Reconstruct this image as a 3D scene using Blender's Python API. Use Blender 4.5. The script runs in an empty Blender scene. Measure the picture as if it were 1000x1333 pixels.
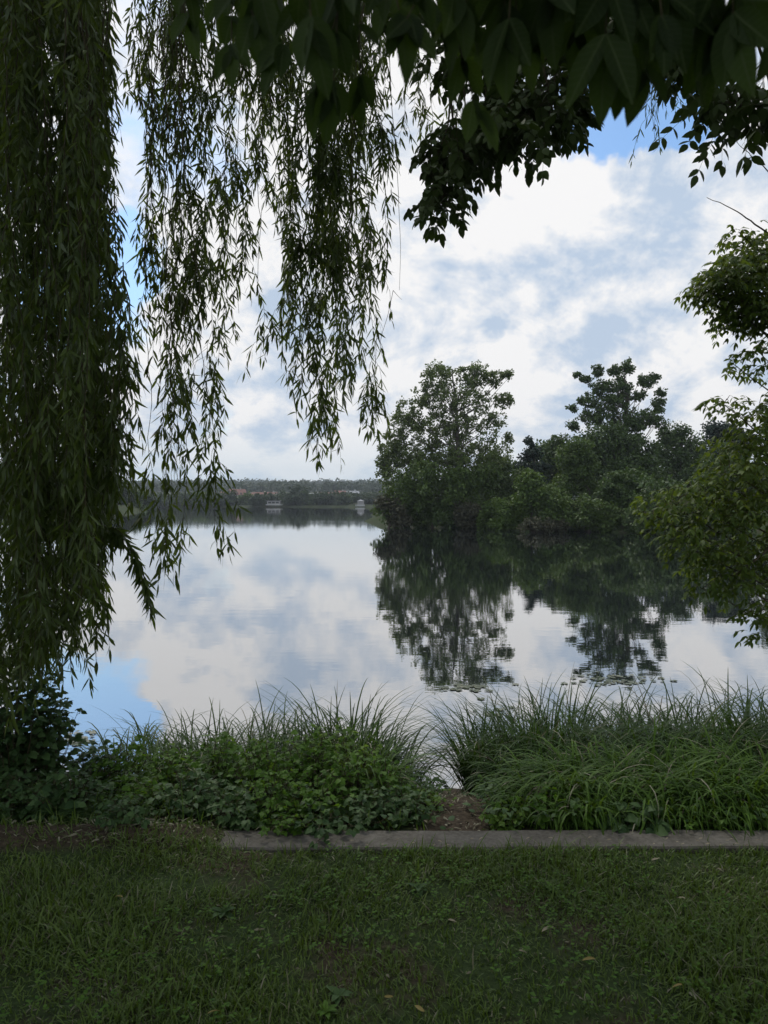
import bpy, math
import numpy as np
from math import radians as R

sc = bpy.context.scene
COL = sc.collection
F, HX, HY, CAMZ = 960.0, 500.0, 652.0, 1.6      # focal length, principal column, horizon row (photo pixels), eye height
WATER = -0.5

def at(px, py, d):
    return np.array([(px - HX) / F * d, d, CAMZ + (HY - py) / F * d])

def rng_(s):
    return np.random.default_rng(s)

def nrm(v):
    v = np.asarray(v, float)
    return v / np.maximum(np.linalg.norm(v, axis=-1, keepdims=True), 1e-9)

# ------------------------------------------------------------------ value noise
_PERM = rng_(5).random((256, 256))
def vnoise(x, y):
    x = np.asarray(x, float); y = np.asarray(y, float)
    xi = np.floor(x).astype(int); yi = np.floor(y).astype(int)
    fx = x - xi; fy = y - yi
    fx = fx * fx * (3 - 2 * fx); fy = fy * fy * (3 - 2 * fy)
    g = lambda a, b: _PERM[a & 255, b & 255]
    return (g(xi, yi) * (1 - fx) + g(xi + 1, yi) * fx) * (1 - fy) + (g(xi, yi + 1) * (1 - fx) + g(xi + 1, yi + 1) * fx) * fy - 0.5

def sstep(a, b, x):
    t = np.clip((x - a) / (b - a), 0, 1)
    return t * t * (3 - 2 * t)

# ------------------------------------------------------------------ mesh builder
class MB:
    def __init__(s):
        s.v = []; s.f = []; s.n = 0; s.uv = {}
    def add(s, verts, faces, mat=0, smooth=True):
        verts = np.asarray(verts, float).reshape(-1, 3)
        s.v.append(verts)
        for fa in faces:
            fa = np.asarray(fa, int)
            if len(fa): s.f.append((fa + s.n, mat, smooth))
        s.n += len(verts)
    def tube(s, pts, rad, sides=6, mat=0, cap=True):
        pts = np.asarray(pts, float); n = len(pts)
        rad = np.broadcast_to(np.asarray(rad, float), (n,))
        T = nrm(np.gradient(pts, axis=0))
        ref = np.array([0, 0, 1.0]) if abs(T[0][2]) < .9 else np.array([1.0, 0, 0])
        A = nrm(np.cross(T, ref)); B = np.cross(T, A)
        th = np.arange(sides) / sides * 2 * np.pi
        ring = pts[:, None, :] + rad[:, None, None] * (A[:, None, :] * np.cos(th)[None, :, None] + B[:, None, :] * np.sin(th)[None, :, None])
        i = np.arange(n - 1)[:, None] * sides; j = np.arange(sides)[None, :]; k = (j + 1) % sides
        q = np.stack([i + j, i + k, i + sides + k, i + sides + j], -1).reshape(-1, 4)
        s.add(ring, [q], mat)
    def box(s, lo, hi, mat=0):
        x0, y0, z0 = lo; x1, y1, z1 = hi
        v = [(x0,y0,z0),(x1,y0,z0),(x1,y1,z0),(x0,y1,z0),(x0,y0,z1),(x1,y0,z1),(x1,y1,z1),(x0,y1,z1)]
        s.add(v, [[(0,3,2,1),(4,5,6,7),(0,1,5,4),(1,2,6,5),(2,3,7,6),(3,0,4,7)]], mat, False)
    def build(s, name, mats, parent=None, loc=None):
        me = bpy.data.meshes.new(name)
        V = np.concatenate(s.v) if s.v else np.zeros((0, 3))
        if loc is not None: V = V - np.asarray(loc)
        me.vertices.add(len(V)); me.vertices.foreach_set('co', V.astype(np.float32).ravel())
        nl = sum(f.size for f, _, _ in s.f); npoly = sum(len(f) for f, _, _ in s.f)
        me.loops.add(nl); me.polygons.add(npoly)
        me.loops.foreach_set('vertex_index', np.concatenate([f.ravel() for f, _, _ in s.f]).astype(np.int32))
        tot = np.concatenate([np.full(len(f), f.shape[1]) for f, _, _ in s.f])
        st = np.concatenate([[0], np.cumsum(tot)[:-1]])
        me.polygons.foreach_set('loop_start', st.astype(np.int32))
        me.polygons.foreach_set('material_index', np.concatenate([np.full(len(f), m) for f, m, _ in s.f]).astype(np.int32))
        me.polygons.foreach_set('use_smooth', np.concatenate([np.full(len(f), bool(sm)) for f, _, sm in s.f]))
        for m in (mats if isinstance(mats, (list, tuple)) else [mats]): me.materials.append(m)
        if s.uv:
            U = np.zeros((len(V), 2), np.float32)
            for k, a in s.uv.items(): U[k:k + len(a)] = a
            me.attributes.new('leaf_uv', 'FLOAT2', 'POINT').data.foreach_set('vector', U.ravel())
        me.update(calc_edges=True)
        o = bpy.data.objects.new(name, me); COL.objects.link(o)
        if loc is not None and parent is None: o.location = loc
        if parent is not None: o.parent = parent
        return o

def tag(o, label=None, cat=None, group=None, kind=None):
    if label: o['label'] = label
    if cat: o['category'] = cat
    if group: o['group'] = group
    if kind: o['kind'] = kind
    return o

def thing(name, label, cat, loc, group=None):
    o = bpy.data.objects.new(name, None); COL.objects.link(o)
    o.location = loc; o.empty_display_size = .2
    return tag(o, label, cat, group)

# ------------------------------------------------------------------ leaves
def tmpl(rows, rib=False):
    """rows of (t, half width); closed to a point at both ends"""
    V = []; F3 = []; F4 = []
    prev = None
    for t, w in rows:
        if w == 0: cur = [len(V)]; V.append((t, 0))
        elif rib: cur = [len(V), len(V)+1, len(V)+2]; V += [(t, -w), (t, 0), (t, w)]
        else: cur = [len(V), len(V)+1]; V += [(t, -w), (t, w)]
        if prev:
            if len(prev) == 1 and len(cur) == 1: pass
            elif len(prev) == 1:
                for a, b in zip(cur, cur[1:]): F3.append((prev[0], b, a))
            elif len(cur) == 1:
                for a, b in zip(prev, prev[1:]): F3.append((a, b, cur[0]))
            else:
                for a, b, c, d in zip(prev, prev[1:], cur, cur[1:]): F4.append((a, b, d, c))
        prev = cur
    return np.array(V, float), np.array(F3, int).reshape(-1, 3), np.array(F4, int).reshape(-1, 4)

LANCE = tmpl([(0, 0), (.22, .8), (.5, 1), (.8, .5), (1, 0)])
OVATE = tmpl([(0, 0), (.16, .72), (.4, 1), (.7, .72), (1, 0)])
OVATE_RIB = tmpl([(0, 0), (.12, .6), (.3, .95), (.5, 1), (.7, .78), (.86, .42), (1, 0)], True)
TOOTH = tmpl([(0, 0), (.1, .55), (.2, .98), (.26, .84), (.42, 1.0), (.48, .8), (.64, .78), (.7, .56), (.86, .36), (1, 0)], True)
DIA = tmpl([(0, 0), (.45, 1), (1, 0)])
QUADL = tmpl([(0, .35), (.35, 1), (.8, .7), (1, .1)])
BLADE = tmpl([(0, .7), (.3, 1), (.6, .8), (.85, .45), (1, 0)])
SBLADE = tmpl([(0, .8), (.5, .9), (1, 0)])

class LS:
    """a set of leaves; every entry one array row"""
    def __init__(s): s.a = []
    def add(s, P, D, N, L, W, c=0.0):
        P = np.asarray(P, float).reshape(-1, 3); n = len(P)
        if n == 0: return
        e = lambda x: np.broadcast_to(np.asarray(x, float), (n,))
        s.a.append((P, nrm(np.broadcast_to(D, (n, 3))), np.broadcast_to(np.asarray(N, float), (n, 3)), e(L), e(W), e(c)))
    def emit(s, mb, T, mat=0, fold=.25, smooth=True, tip=None):
        if not s.a: return
        P, D, N, L, W, c = [np.concatenate(x) for x in zip(*s.a)]
        V, f3, f4 = T
        S = np.cross(D, N); bad = np.linalg.norm(S, axis=1) < 1e-4
        S[bad] = np.cross(D[bad], [.3, .9, .2]); S = nrm(S); U = np.cross(S, D)
        t = V[:, 0][None, :, None]; w = V[:, 1][None, :, None]
        ph = 2 * c[:, None, None]; ph = np.where(np.abs(ph) < 1e-3, 1e-3, ph)      # bends along an arc of this angle
        sx, cx = np.sin(ph * t) / ph, (1 - np.cos(ph * t)) / ph
        if tip:                                   # most of the bend near the tip, as long sedge blades hang over
            g = np.linspace(0, 1, 25); th = ph[:, :, 0] * (g[None, :] ** tip)
            cum = lambda q: np.concatenate([np.zeros((len(q), 1)), np.cumsum((q[:, 1:] + q[:, :-1]) / 2, 1)], 1) / 24
            ix = np.clip(np.round(V[:, 0] * 24).astype(int), 0, 24)
            sx, cx = cum(np.cos(th))[:, ix, None], cum(np.sin(th))[:, ix, None]
        X = P[:, None] + D[:, None] * (L[:, None, None] * sx) + S[:, None] * (W[:, None, None] * w) \
            + U[:, None] * (-L[:, None, None] * cx + fold * np.abs(w) * W[:, None, None])
        n, k = len(P), len(V)
        if tip is None and len(V) > 12: mb.uv[mb.n] = np.tile(V, (n, 1))
        off = (np.arange(n) * k)[:, None, None]
        mb.add(X, [(f3[None] + off).reshape(-1, 3), (f4[None] + off).reshape(-1, 4)], mat, smooth)

def rdir(r, n):
    return nrm(r.normal(size=(n, 3)))

# ------------------------------------------------------------------ materials
def newmat(name):
    m = bpy.data.materials.new(name); m.use_nodes = True
    nt = m.node_tree; nt.nodes.clear()
    out = nt.nodes.new('ShaderNodeOutputMaterial')
    return m, nt, out
def nd(nt, t, **kw):
    n = nt.nodes.new(t)
    for k, v in kw.items():
        if k in n.inputs: n.inputs[k].default_value = v
        else: setattr(n, k, v)
    return n
def ramp(nt, stops, fac):
    n = nt.nodes.new('ShaderNodeValToRGB'); e = n.color_ramp.elements
    while len(e) < len(stops): e.new(.5)
    for el, (p, c) in zip(e, stops): el.position = p; el.color = (*c, 1)
    nt.links.new(fac, n.inputs[0]); return n.outputs[0]

def leaf_mat(name, c1, c2, trans, tf=.3, rough=.45, spec=.35, patch=0.0, pscale=.3):
    m, nt, out = newmat(name)
    g = nd(nt, 'ShaderNodeNewGeometry')
    fac = g.outputs['Random Per Island']
    if patch:
        tc = nd(nt, 'ShaderNodeTexCoord'); no = nd(nt, 'ShaderNodeTexNoise', Scale=pscale, Detail=2.0)
        nt.links.new(tc.outputs['Object'], no.inputs['Vector'])
        mx = nd(nt, 'ShaderNodeMix'); mx.inputs[0].default_value = patch
        nt.links.new(fac, mx.inputs[2]); nt.links.new(no.outputs[0], mx.inputs[3]); fac = mx.outputs[0]
    col = ramp(nt, [(0.15, c1), (.85, c2)], fac)
    p = nd(nt, 'ShaderNodeBsdfPrincipled', Roughness=rough); p.inputs['Specular IOR Level'].default_value = spec
    nt.links.new(col, p.inputs['Base Color'])
    t = nd(nt, 'ShaderNodeBsdfTranslucent'); t.inputs[0].default_value = (*trans, 1)
    mx = nd(nt, 'ShaderNodeMixShader'); mx.inputs[0].default_value = tf
    nt.links.new(p.outputs[0], mx.inputs[1]); nt.links.new(t.outputs[0], mx.inputs[2])
    nt.links.new(mx.outputs[0], out.inputs[0]); return m

def vein(m):
    nt = m.node_tree; L = nt.links.new
    at_ = nd(nt, 'ShaderNodeAttribute', attribute_name='leaf_uv'); sp = nd(nt, 'ShaderNodeSeparateXYZ'); L(at_.outputs['Vector'], sp.inputs[0])
    def mth(op, a, b):
        n = nd(nt, 'ShaderNodeMath', operation=op)
        for i, q in enumerate((a, b)):
            if isinstance(q, (int, float)): n.inputs[i].default_value = q
            else: L(q, n.inputs[i])
        return n.outputs[0]
    a = mth('ABSOLUTE', sp.outputs[1], 0)
    rib = mth('LESS_THAN', a, .07)
    lat = mth('GREATER_THAN', mth('SINE', mth('MULTIPLY', mth('SUBTRACT', sp.outputs[0], mth('MULTIPLY', a, .16)), 62.0), 0), .86)
    f = mth('MAXIMUM', rib, mth('MULTIPLY', lat, .45))
    p = next(n for n in nt.nodes if n.type == 'BSDF_PRINCIPLED'); t = next(n for n in nt.nodes if n.type == 'BSDF_TRANSLUCENT')
    col = p.inputs['Base Color'].links[0].from_socket
    for sock, base in ((p.inputs['Base Color'], col), (t.inputs[0], None)):
        mx = nd(nt, 'ShaderNodeMix', data_type='RGBA'); L(f, mx.inputs[0]); c0 = tuple(sock.default_value)
        if base is not None: L(base, mx.inputs[6]); mx.inputs[7].default_value = (.07, .10, .035, 1)
        else: mx.inputs[6].default_value = c0; mx.inputs[7].default_value = tuple(x * .45 for x in c0[:3]) + (1,)
        L(mx.outputs[2], sock)
    b = nd(nt, 'ShaderNodeBump', Strength=.5, Distance=.002); L(f, b.inputs['Height']); L(b.outputs[0], p.inputs['Normal'])

def noise_mat(name, stops, scale=5, detail=6, rough=.9, bump=.3, dist=.01, stretch=(1, 1, 1), spec=.2, fine=0):
    m, nt, out = newmat(name)
    tc = nd(nt, 'ShaderNodeTexCoord'); mp = nd(nt, 'ShaderNodeMapping'); mp.inputs['Scale'].default_value = stretch
    no = nd(nt, 'ShaderNodeTexNoise', Scale=scale, Detail=detail, Roughness=.6)
    nt.links.new(tc.outputs['Object'], mp.inputs[0]); nt.links.new(mp.outputs[0], no.inputs['Vector'])
    fac = no.outputs[0]
    if fine:
        n2 = nd(nt, 'ShaderNodeTexNoise', Scale=fine, Detail=4.0)
        nt.links.new(mp.outputs[0], n2.inputs['Vector'])
        mx = nd(nt, 'ShaderNodeMix'); mx.inputs[0].default_value = .45
        nt.links.new(fac, mx.inputs[2]); nt.links.new(n2.outputs[0], mx.inputs[3]); fac = mx.outputs[0]
    p = nd(nt, 'ShaderNodeBsdfPrincipled', Roughness=rough); p.inputs['Specular IOR Level'].default_value = spec
    nt.links.new(ramp(nt, stops, fac), p.inputs['Base Color'])
    if bump:
        b = nd(nt, 'ShaderNodeBump', Strength=bump, Distance=dist)
        nt.links.new(fac, b.inputs['Height']); nt.links.new(b.outputs[0], p.inputs['Normal'])
    nt.links.new(p.outputs[0], out.inputs[0]); return m

M = {}
M['bark'] = noise_mat('bark', [(.3, (.045, .036, .028)), (.7, (.13, .11, .09))], 9, 8, .9, .8, .03, (1, 1, .25))
M['pale_bark'] = noise_mat('pale_bark', [(.3, (.07, .062, .05)), (.7, (.18, .165, .14))], 3, 6, .9, .4, .02)
M['twig'] = noise_mat('twig_bark', [(.3, (.035, .03, .018)), (.7, (.09, .075, .04))], 30, 3, .8, 0)
M['willow'] = leaf_mat('willow_leaf', (.032, .056, .010), (.074, .112, .022), (.14, .20, .02), .36, .42, .35)
M['locust'] = leaf_mat('broad_leaf', (.015, .030, .007), (.034, .058, .013), (.075, .13, .014), .30, .6, .16)
vein(M['locust'])
M['elder'] = leaf_mat('yellow_green_leaf', (.036, .074, .009), (.10, .155, .024), (.16, .22, .02), .36, .55, .2, .4, 2.0)
M['plane'] = leaf_mat('airy_tree_leaf', (.056, .088, .022), (.13, .175, .055), (.15, .21, .04), .28, .5, .35, .4, .5)
M['dark_tree'] = leaf_mat('dark_tree_leaf', (.030, .060, .014), (.076, .126, .030), (.09, .15, .02), .2, .5, .3, .5, .35)
M['mid_tree'] = leaf_mat('mid_tree_leaf', (.036, .072, .013), (.088, .142, .027), (.11, .17, .02), .25, .5, .3, .5, .35)
M['light_bush'] = leaf_mat('light_bush_leaf', (.044, .086, .014), (.10, .165, .03), (.13, .20, .02), .25, .5, .3, .5, .4)
M['blue_conifer'] = leaf_mat('conifer_needle', (.016, .034, .024), (.036, .06, .042), (.02, .04, .02), .1, .6, .2)
M['grey_bush'] = leaf_mat('grey_bush_leaf', (.04, .045, .025), (.085, .085, .05), (.07, .07, .03), .2, .6, .3)
M['far_tree'] = leaf_mat('far_tree_leaf', (.022, .04, .018), (.05, .075, .032), (.05, .08, .02), .2, .6, .2, .5, .1)
M['nettle'] = leaf_mat('nettle_leaf', (.032, .082, .010), (.09, .18, .022), (.16, .29, .015), .34, .6, .18, .45, 3.0)
M['shade_leaf'] = leaf_mat('dull_leaf', (.026, .062, .018), (.062, .115, .036), (.09, .16, .025), .25, .6, .22)
M['lime_leaf'] = leaf_mat('lime_leaf', (.055, .12, .014), (.12, .21, .03), (.19, .30, .03), .38, .6, .2)
M['sedge'] = leaf_mat('sedge_blade', (.026, .066, .006), (.075, .145, .018), (.13, .22, .015), .3, .55, .18, .3, 2.5)
M['dark_sedge'] = leaf_mat('dark_sedge_blade', (.016, .044, .006), (.046, .096, .016), (.08, .15, .015), .28, .55, .18, .3, 2.5)
M['lawn'] = leaf_mat('lawn_blade', (.028, .066, .006), (.112, .168, .028), (.12, .19, .014), .24, .45, .3, .68, 2.6)
M['dry'] = leaf_mat('dry_blade', (.12, .11, .07), (.26, .25, .18), (.2, .18, .1), .2, .7, .2)
M['yellow'] = leaf_mat('yellowed_leaf', (.20, .16, .05), (.30, .24, .08), (.2, .15, .04), .2, .6, .3)
M['pale_leaf'] = leaf_mat('pale_dry_leaf', (.22, .19, .13), (.34, .30, .22), (.3, .25, .15), .2, .7, .2)
M['pad'] = leaf_mat('floating_weed', (.06, .08, .04), (.15, .16, .10), (.1, .11, .05), .1, .4, .4)
M['concrete'] = noise_mat('concrete', [(.25, (.035, .032, .025)), (.48, (.095, .088, .076)), (.78, (.17, .16, .145))], 6, 10, .92, .5, .006, fine=60)
M['wall_white'] = noise_mat('white_render', [(.3, (.26, .26, .255)), (.7, (.36, .355, .345))], .5, 4, .9, 0)
M['wall_cream'] = noise_mat('cream_render', [(.3, (.45, .38, .29)), (.7, (.56, .48, .36))], .5, 4, .9, 0)
M['wall_grey'] = noise_mat('grey_render', [(.3, (.32, .33, .34)), (.7, (.44, .45, .45))], .5, 4, .9, 0)
M['roof_red'] = noise_mat('red_tile', [(.3, (.16, .075, .06)), (.7, (.23, .115, .09))], 1.2, 4, .85, 0)
M['roof_grey'] = noise_mat('grey_sheet', [(.3, (.25, .26, .28)), (.7, (.36, .37, .39))], .7, 4, .7, 0)
M['window'] = noise_mat('dark_glass', [(.3, (.03, .035, .04)), (.7, (.05, .055, .06))], .7, 2, .2, 0, spec=.5)

# ground: lawn soil near, forest floor and meadow far
def ground_mat():
    m, nt, out = newmat('earth')
    tc = nd(nt, 'ShaderNodeTexCoord')
    n1 = nd(nt, 'ShaderNodeTexNoise', Scale=2.2, Detail=8.0, Roughness=.65)
    n2 = nd(nt, 'ShaderNodeTexNoise', Scale=45.0, Detail=4.0)
    nt.links.new(tc.outputs['Object'], n1.inputs['Vector']); nt.links.new(tc.outputs['Object'], n2.inputs['Vector'])
    soil = ramp(nt, [(.3, (.026, .020, .013)), (.6, (.060, .046, .032)), (.8, (.10, .082, .06))], n2.outputs[0])
    moss = ramp(nt, [(.3, (.018, .032, .010)), (.8, (.04, .062, .018))], n2.outputs[0])
    f = ramp(nt, [(.36, (0, 0, 0)), (.5, (1, 1, 1))], n1.outputs[0])
    sp = nd(nt, 'ShaderNodeSeparateXYZ'); nt.links.new(tc.outputs['Object'], sp.inputs[0])
    def mth(op, a, b):
        n = nd(nt, 'ShaderNodeMath', operation=op)
        for i, q in enumerate((a, b)):
            if isinstance(q, (int, float)): n.inputs[i].default_value = q
            else: nt.links.new(q, n.inputs[i])
        return n.outputs[0]
    def stp(x, a, b):
        n = nd(nt, 'ShaderNodeMapRange', interpolation_type='SMOOTHSTEP'); nt.links.new(x, n.inputs[0]); n.inputs[1].default_value = a; n.inputs[2].default_value = b; return n.outputs[0]
    trod = mth('MULTIPLY', stp(mth('ABSOLUTE', mth('SUBTRACT', sp.outputs[0], .40), 0), .34, .14), mth('MULTIPLY', stp(sp.outputs[1], 3.5, 3.6), stp(sp.outputs[1], 6.5, 6.0)))   # the trodden mud path down to the water
    trod = mth('MAXIMUM', trod, mth('MULTIPLY', stp(mth('ABSOLUTE', mth('SUBTRACT', sp.outputs[1], 3.47), 0), .18, .08), stp(sp.outputs[0], -.5, -1.0)))   # bare soil washed over the kerb at the left
    f = mth('MULTIPLY', f, mth('SUBTRACT', 1.0, trod))
    mx = nd(nt, 'ShaderNodeMix', data_type='RGBA')
    nt.links.new(f, mx.inputs[0]); nt.links.new(soil, mx.inputs[6]); nt.links.new(moss, mx.inputs[7])
    p = nd(nt, 'ShaderNodeBsdfPrincipled', Roughness=.95); p.inputs['Specular IOR Level'].default_value = .15
    nt.links.new(mx.outputs[2], p.inputs['Base Color'])
    b = nd(nt, 'ShaderNodeBump', Strength=.6, Distance=.015); nt.links.new(n2.outputs[0], b.inputs['Height'])
    nt.links.new(b.outputs[0], p.inputs['Normal']); nt.links.new(p.outputs[0], out.inputs[0]); return m
M['ground'] = ground_mat()

def water_mat():
    m, nt, out = newmat('lake_water')
    tc = nd(nt, 'ShaderNodeTexCoord')
    def bump(scale, sx, sy, strength, dist, prev=None, detail=3.0):
        mp = nd(nt, 'ShaderNodeMapping'); mp.inputs['Scale'].default_value = (sx, sy, 1)
        no = nd(nt, 'ShaderNodeTexNoise', Scale=scale, Detail=detail, Roughness=.5)
        nt.links.new(tc.outputs['Object'], mp.inputs[0]); nt.links.new(mp.outputs[0], no.inputs['Vector'])
        return no.outputs[0]
    a = bump(1.0, .9, 1.6, 1, 1)       # slow swell
    c = bump(5.0, .8, 1.7, 1, 1)       # small ripples
    k = nd(nt, 'ShaderNodeTexNoise', Scale=.09, Detail=2.0)   # calm and breezy patches
    nt.links.new(tc.outputs['Object'], k.inputs['Vector'])
    kk = nd(nt, 'ShaderNodeMapRange'); kk.inputs[1].default_value = .42; kk.inputs[2].default_value = .68
    kk.inputs[3].default_value = .12; kk.inputs[4].default_value = 1.0
    nt.links.new(k.outputs[0], kk.inputs[0])
    mu = nd(nt, 'ShaderNodeMath', operation='MULTIPLY'); nt.links.new(c, mu.inputs[0]); nt.links.new(kk.outputs[0], mu.inputs[1])
    b1 = nd(nt, 'ShaderNodeBump', Strength=1.0, Distance=.0018); nt.links.new(a, b1.inputs['Height'])
    b2 = nd(nt, 'ShaderNodeBump', Strength=1.0, Distance=.0008); nt.links.new(mu.outputs[0], b2.inputs['Height'])
    nt.links.new(b1.outputs[0], b2.inputs['Normal'])
    gl = nd(nt, 'ShaderNodeBsdfGlossy', Roughness=.004); gl.inputs[0].default_value = (1, 1, 1, 1)
    df = nd(nt, 'ShaderNodeBsdfDiffuse'); df.inputs[0].default_value = (.012, .016, .018, 1)
    fr = nd(nt, 'ShaderNodeFresnel', IOR=1.9)
    for n in (gl, fr): nt.links.new(b2.outputs[0], n.inputs['Normal'])
    mx = nd(nt, 'ShaderNodeMixShader')
    ma = nd(nt, 'ShaderNodeMath', operation='MULTIPLY_ADD'); nt.links.new(fr.outputs[0], ma.inputs[0]); ma.inputs[1].default_value = .62; ma.inputs[2].default_value = .38
    nt.links.new(ma.outputs[0], mx.inputs[0]); nt.links.new(df.outputs[0], mx.inputs[1]); nt.links.new(gl.outputs[0], mx.inputs[2])
    nt.links.new(mx.outputs[0], out.inputs[0]); return m
M['water'] = water_mat()

# ------------------------------------------------------------------ camera, light, sky
cam = bpy.data.cameras.new('camera'); co = bpy.data.objects.new('camera', cam); COL.objects.link(co)
co.location = (0, 0, CAMZ); co.rotation_euler = (R(90), 0, 0)
cam.sensor_fit = 'VERTICAL'; cam.sensor_height = 36.0; cam.lens = F / 1333 * 36
cam.shift_y = (HY - 666.5) / 1333
cam.clip_start = .05; cam.clip_end = 6000
cam.dof.use_dof = True; cam.dof.focus_distance = 7.0; cam.dof.aperture_fstop = 6.8
sc.camera = co
sc.view_settings.view_transform = 'Standard'; sc.view_settings.look = 'None'; sc.view_settings.gamma = 1
sc.view_settings.exposure = 0.22
sc.cycles.max_bounces = 6; sc.cycles.diffuse_bounces = 3; sc.cycles.glossy_bounces = 3; sc.cycles.transmission_bounces = 3
sc.cycles.transparent_max_bounces = 4; sc.cycles.caustics_reflective = False; sc.cycles.caustics_refractive = False

SUN_AZ, SUN_EL = -28.0, 52.0          # degrees to the right of straight ahead, degrees up
sd = np.array([math.sin(R(SUN_AZ)) * math.cos(R(SUN_EL)), math.cos(R(SUN_AZ)) * math.cos(R(SUN_EL)), math.sin(R(SUN_EL))])
sun = bpy.data.lights.new('sun', 'SUN'); so = bpy.data.objects.new('sun', sun); COL.objects.link(so)
sun.energy = 1.5; sun.angle = R(10); sun.color = (1, .95, .86)
so.rotation_euler = (R(90 - SUN_EL), 0, R(180 - SUN_AZ)); so.location = (-8, 6, 30)

def build_world():
    w = bpy.data.worlds.new('World'); sc.world = w; w.use_nodes = True
    nt = w.node_tree; nt.nodes.clear(); L = nt.links.new
    out = nd(nt, 'ShaderNodeOutputWorld'); bg = nd(nt, 'ShaderNodeBackground', Strength=.12)
    L(bg.outputs[0], out.inputs[0])
    sky = nd(nt, 'ShaderNodeTexSky', sky_type='NISHITA', sun_disc=False)
    sky.sun_elevation = R(SUN_EL); sky.sun_rotation = R(SUN_AZ); sky.air_density = 1.2; sky.dust_density = 1.0
    tc = nd(nt, 'ShaderNodeTexCoord'); D = tc.outputs['Generated']
    def math_(op, a, b=None, c=None, clamp=False):
        n = nd(nt, 'ShaderNodeMath', operation=op, use_clamp=clamp)
        for i, x in enumerate((a, b, c)):
            if x is None: continue
            if isinstance(x, (int, float)): n.inputs[i].default_value = x
            else: L(x, n.inputs[i])
        return n.outputs[0]
    def vmath(op, a, b=None, s=None):
        n = nd(nt, 'ShaderNodeVectorMath', operation=op)
        for i, x in enumerate((a, b)):
            if x is None: continue
            if isinstance(x, tuple): n.inputs[i].default_value = x
            else: L(x, n.inputs[i])
        if s is not None: L(s, n.inputs['Scale'])
        return n.outputs['Value' if op in ('DOT_PRODUCT', 'LENGTH') else 'Vector']
    def noise(vec, scale, detail, rough, dist=0.0):
        n = nd(nt, 'ShaderNodeTexNoise', Scale=scale, Detail=detail, Roughness=rough, Distortion=dist)
        L(vec, n.inputs['Vector']); return n.outputs[0]
    def mrange(x, a, b, c=0.0, d=1.0, smooth=True):
        n = nd(nt, 'ShaderNodeMapRange', interpolation_type='SMOOTHSTEP' if smooth else 'LINEAR')
        L(x, n.inputs[0])
        for i, v in enumerate((a, b, c, d)): n.inputs[1 + i].default_value = v
        return n.outputs[0]
    sep = nd(nt, 'ShaderNodeSeparateXYZ'); L(D, sep.inputs[0]); z = sep.outputs[2]
    # clouds lie in a layer: squeeze them together towards the horizon
    k = math_('DIVIDE', 1.0, math_('ADD', math_('MAXIMUM', z, 0.0), .50))
    q = vmath('SCALE', D, s=k)
    warp = nd(nt, 'ShaderNodeTexNoise', Scale=1.6, Detail=3.0); L(q, warp.inputs['Vector'])
    qw = vmath('ADD', q, vmath('MULTIPLY', vmath('SUBTRACT', warp.outputs['Color'], (.5, .5, .5)), (.22, .22, .22)))
    def pdir(px, py): return tuple(float(c) for c in nrm([(px - HX) / F, 1.0, (HY - py) / F]))
    # every blob: direction, angular radius in photo pixels, weight; warped a little by the noise so no edge is round
    dw = nd(nt, 'ShaderNodeTexNoise', Scale=7.0, Detail=5.0, Roughness=.6); L(D, dw.inputs['Vector'])
    Dw = vmath('NORMALIZE', vmath('ADD', D, vmath('MULTIPLY', vmath('SUBTRACT', dw.outputs['Color'], (.5, .5, .5)), (.16, .16, .16))))
    def blobs(lst):
        tot = None
        for px, py, rad, wt in lst:
            d = vmath('DOT_PRODUCT', Dw, pdir(px, py))
            cr = math.cos(math.atan(rad / F))
            b = mrange(d, cr, 1 - (1 - cr) * .15, 0.0, wt)
            tot = b if tot is None else math_('ADD', tot, b)
        return tot
    f1 = noise(qw, 3.2, 6, .58)
    cover = math_('ADD', f1, blobs(BLUE))
    mask = mrange(cover, .20, .48)
    # cauliflower heads: a billow field lit from the upper left by differencing it along the way to the sun
    def puff(vec):
        v1 = nd(nt, 'ShaderNodeTexVoronoi', feature='F1', Scale=4.2, Detail=1.0, Roughness=.5)
        wv = nd(nt, 'ShaderNodeTexNoise', Scale=9.0, Detail=4.0, Roughness=.6); L(vec, wv.inputs['Vector'])
        L(vmath('ADD', vec, vmath('MULTIPLY', vmath('SUBTRACT', wv.outputs['Color'], (.5, .5, .5)), (.12, .12, .12))), v1.inputs['Vector'])
        return math_('SUBTRACT', math_('MULTIPLY', noise(vec, 2.4, 10, .64), 1.6), math_('MULTIPLY', v1.outputs['Distance'], .40))
    qd = vmath('ADD', vmath('SCALE', D, s=math_('DIVIDE', 1.0, math_('ADD', math_('MAXIMUM', z, 0.0), .75))), vmath('MULTIPLY', vmath('SUBTRACT', warp.outputs['Color'], (.5, .5, .5)), (.12, .12, .12)))
    big = puff(qd); big2 = puff(vmath('ADD', qd, (-.018, 0.0, .040)))
    edge = math_('MULTIPLY', math_('SUBTRACT', big, big2), 3.6)
    tone = math_('ADD', math_('ADD', math_('MULTIPLY', big, .50), math_('ADD', edge, .25)), blobs(TONE))
    t = mrange(tone, .02, .74, smooth=False)
    mixc = nd(nt, 'ShaderNodeMix', data_type='RGBA'); L(t, mixc.inputs[0])
    mixc.inputs[6].default_value = (3.7, 4.5, 5.6, 1)       # shaded cloud
    mixc.inputs[7].default_value = (6.9, 6.85, 6.85, 1)       # sunlit cloud
    hz = nd(nt, 'ShaderNodeMix', data_type='RGBA')          # pale air low down
    L(mrange(z, 0.0, .12, .6, 0.0), hz.inputs[0]); L(mixc.outputs[2], hz.inputs[6]); hz.inputs[7].default_value = (5.3, 6.2, 6.7, 1)
    fin = nd(nt, 'ShaderNodeMix', data_type='RGBA')
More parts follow.
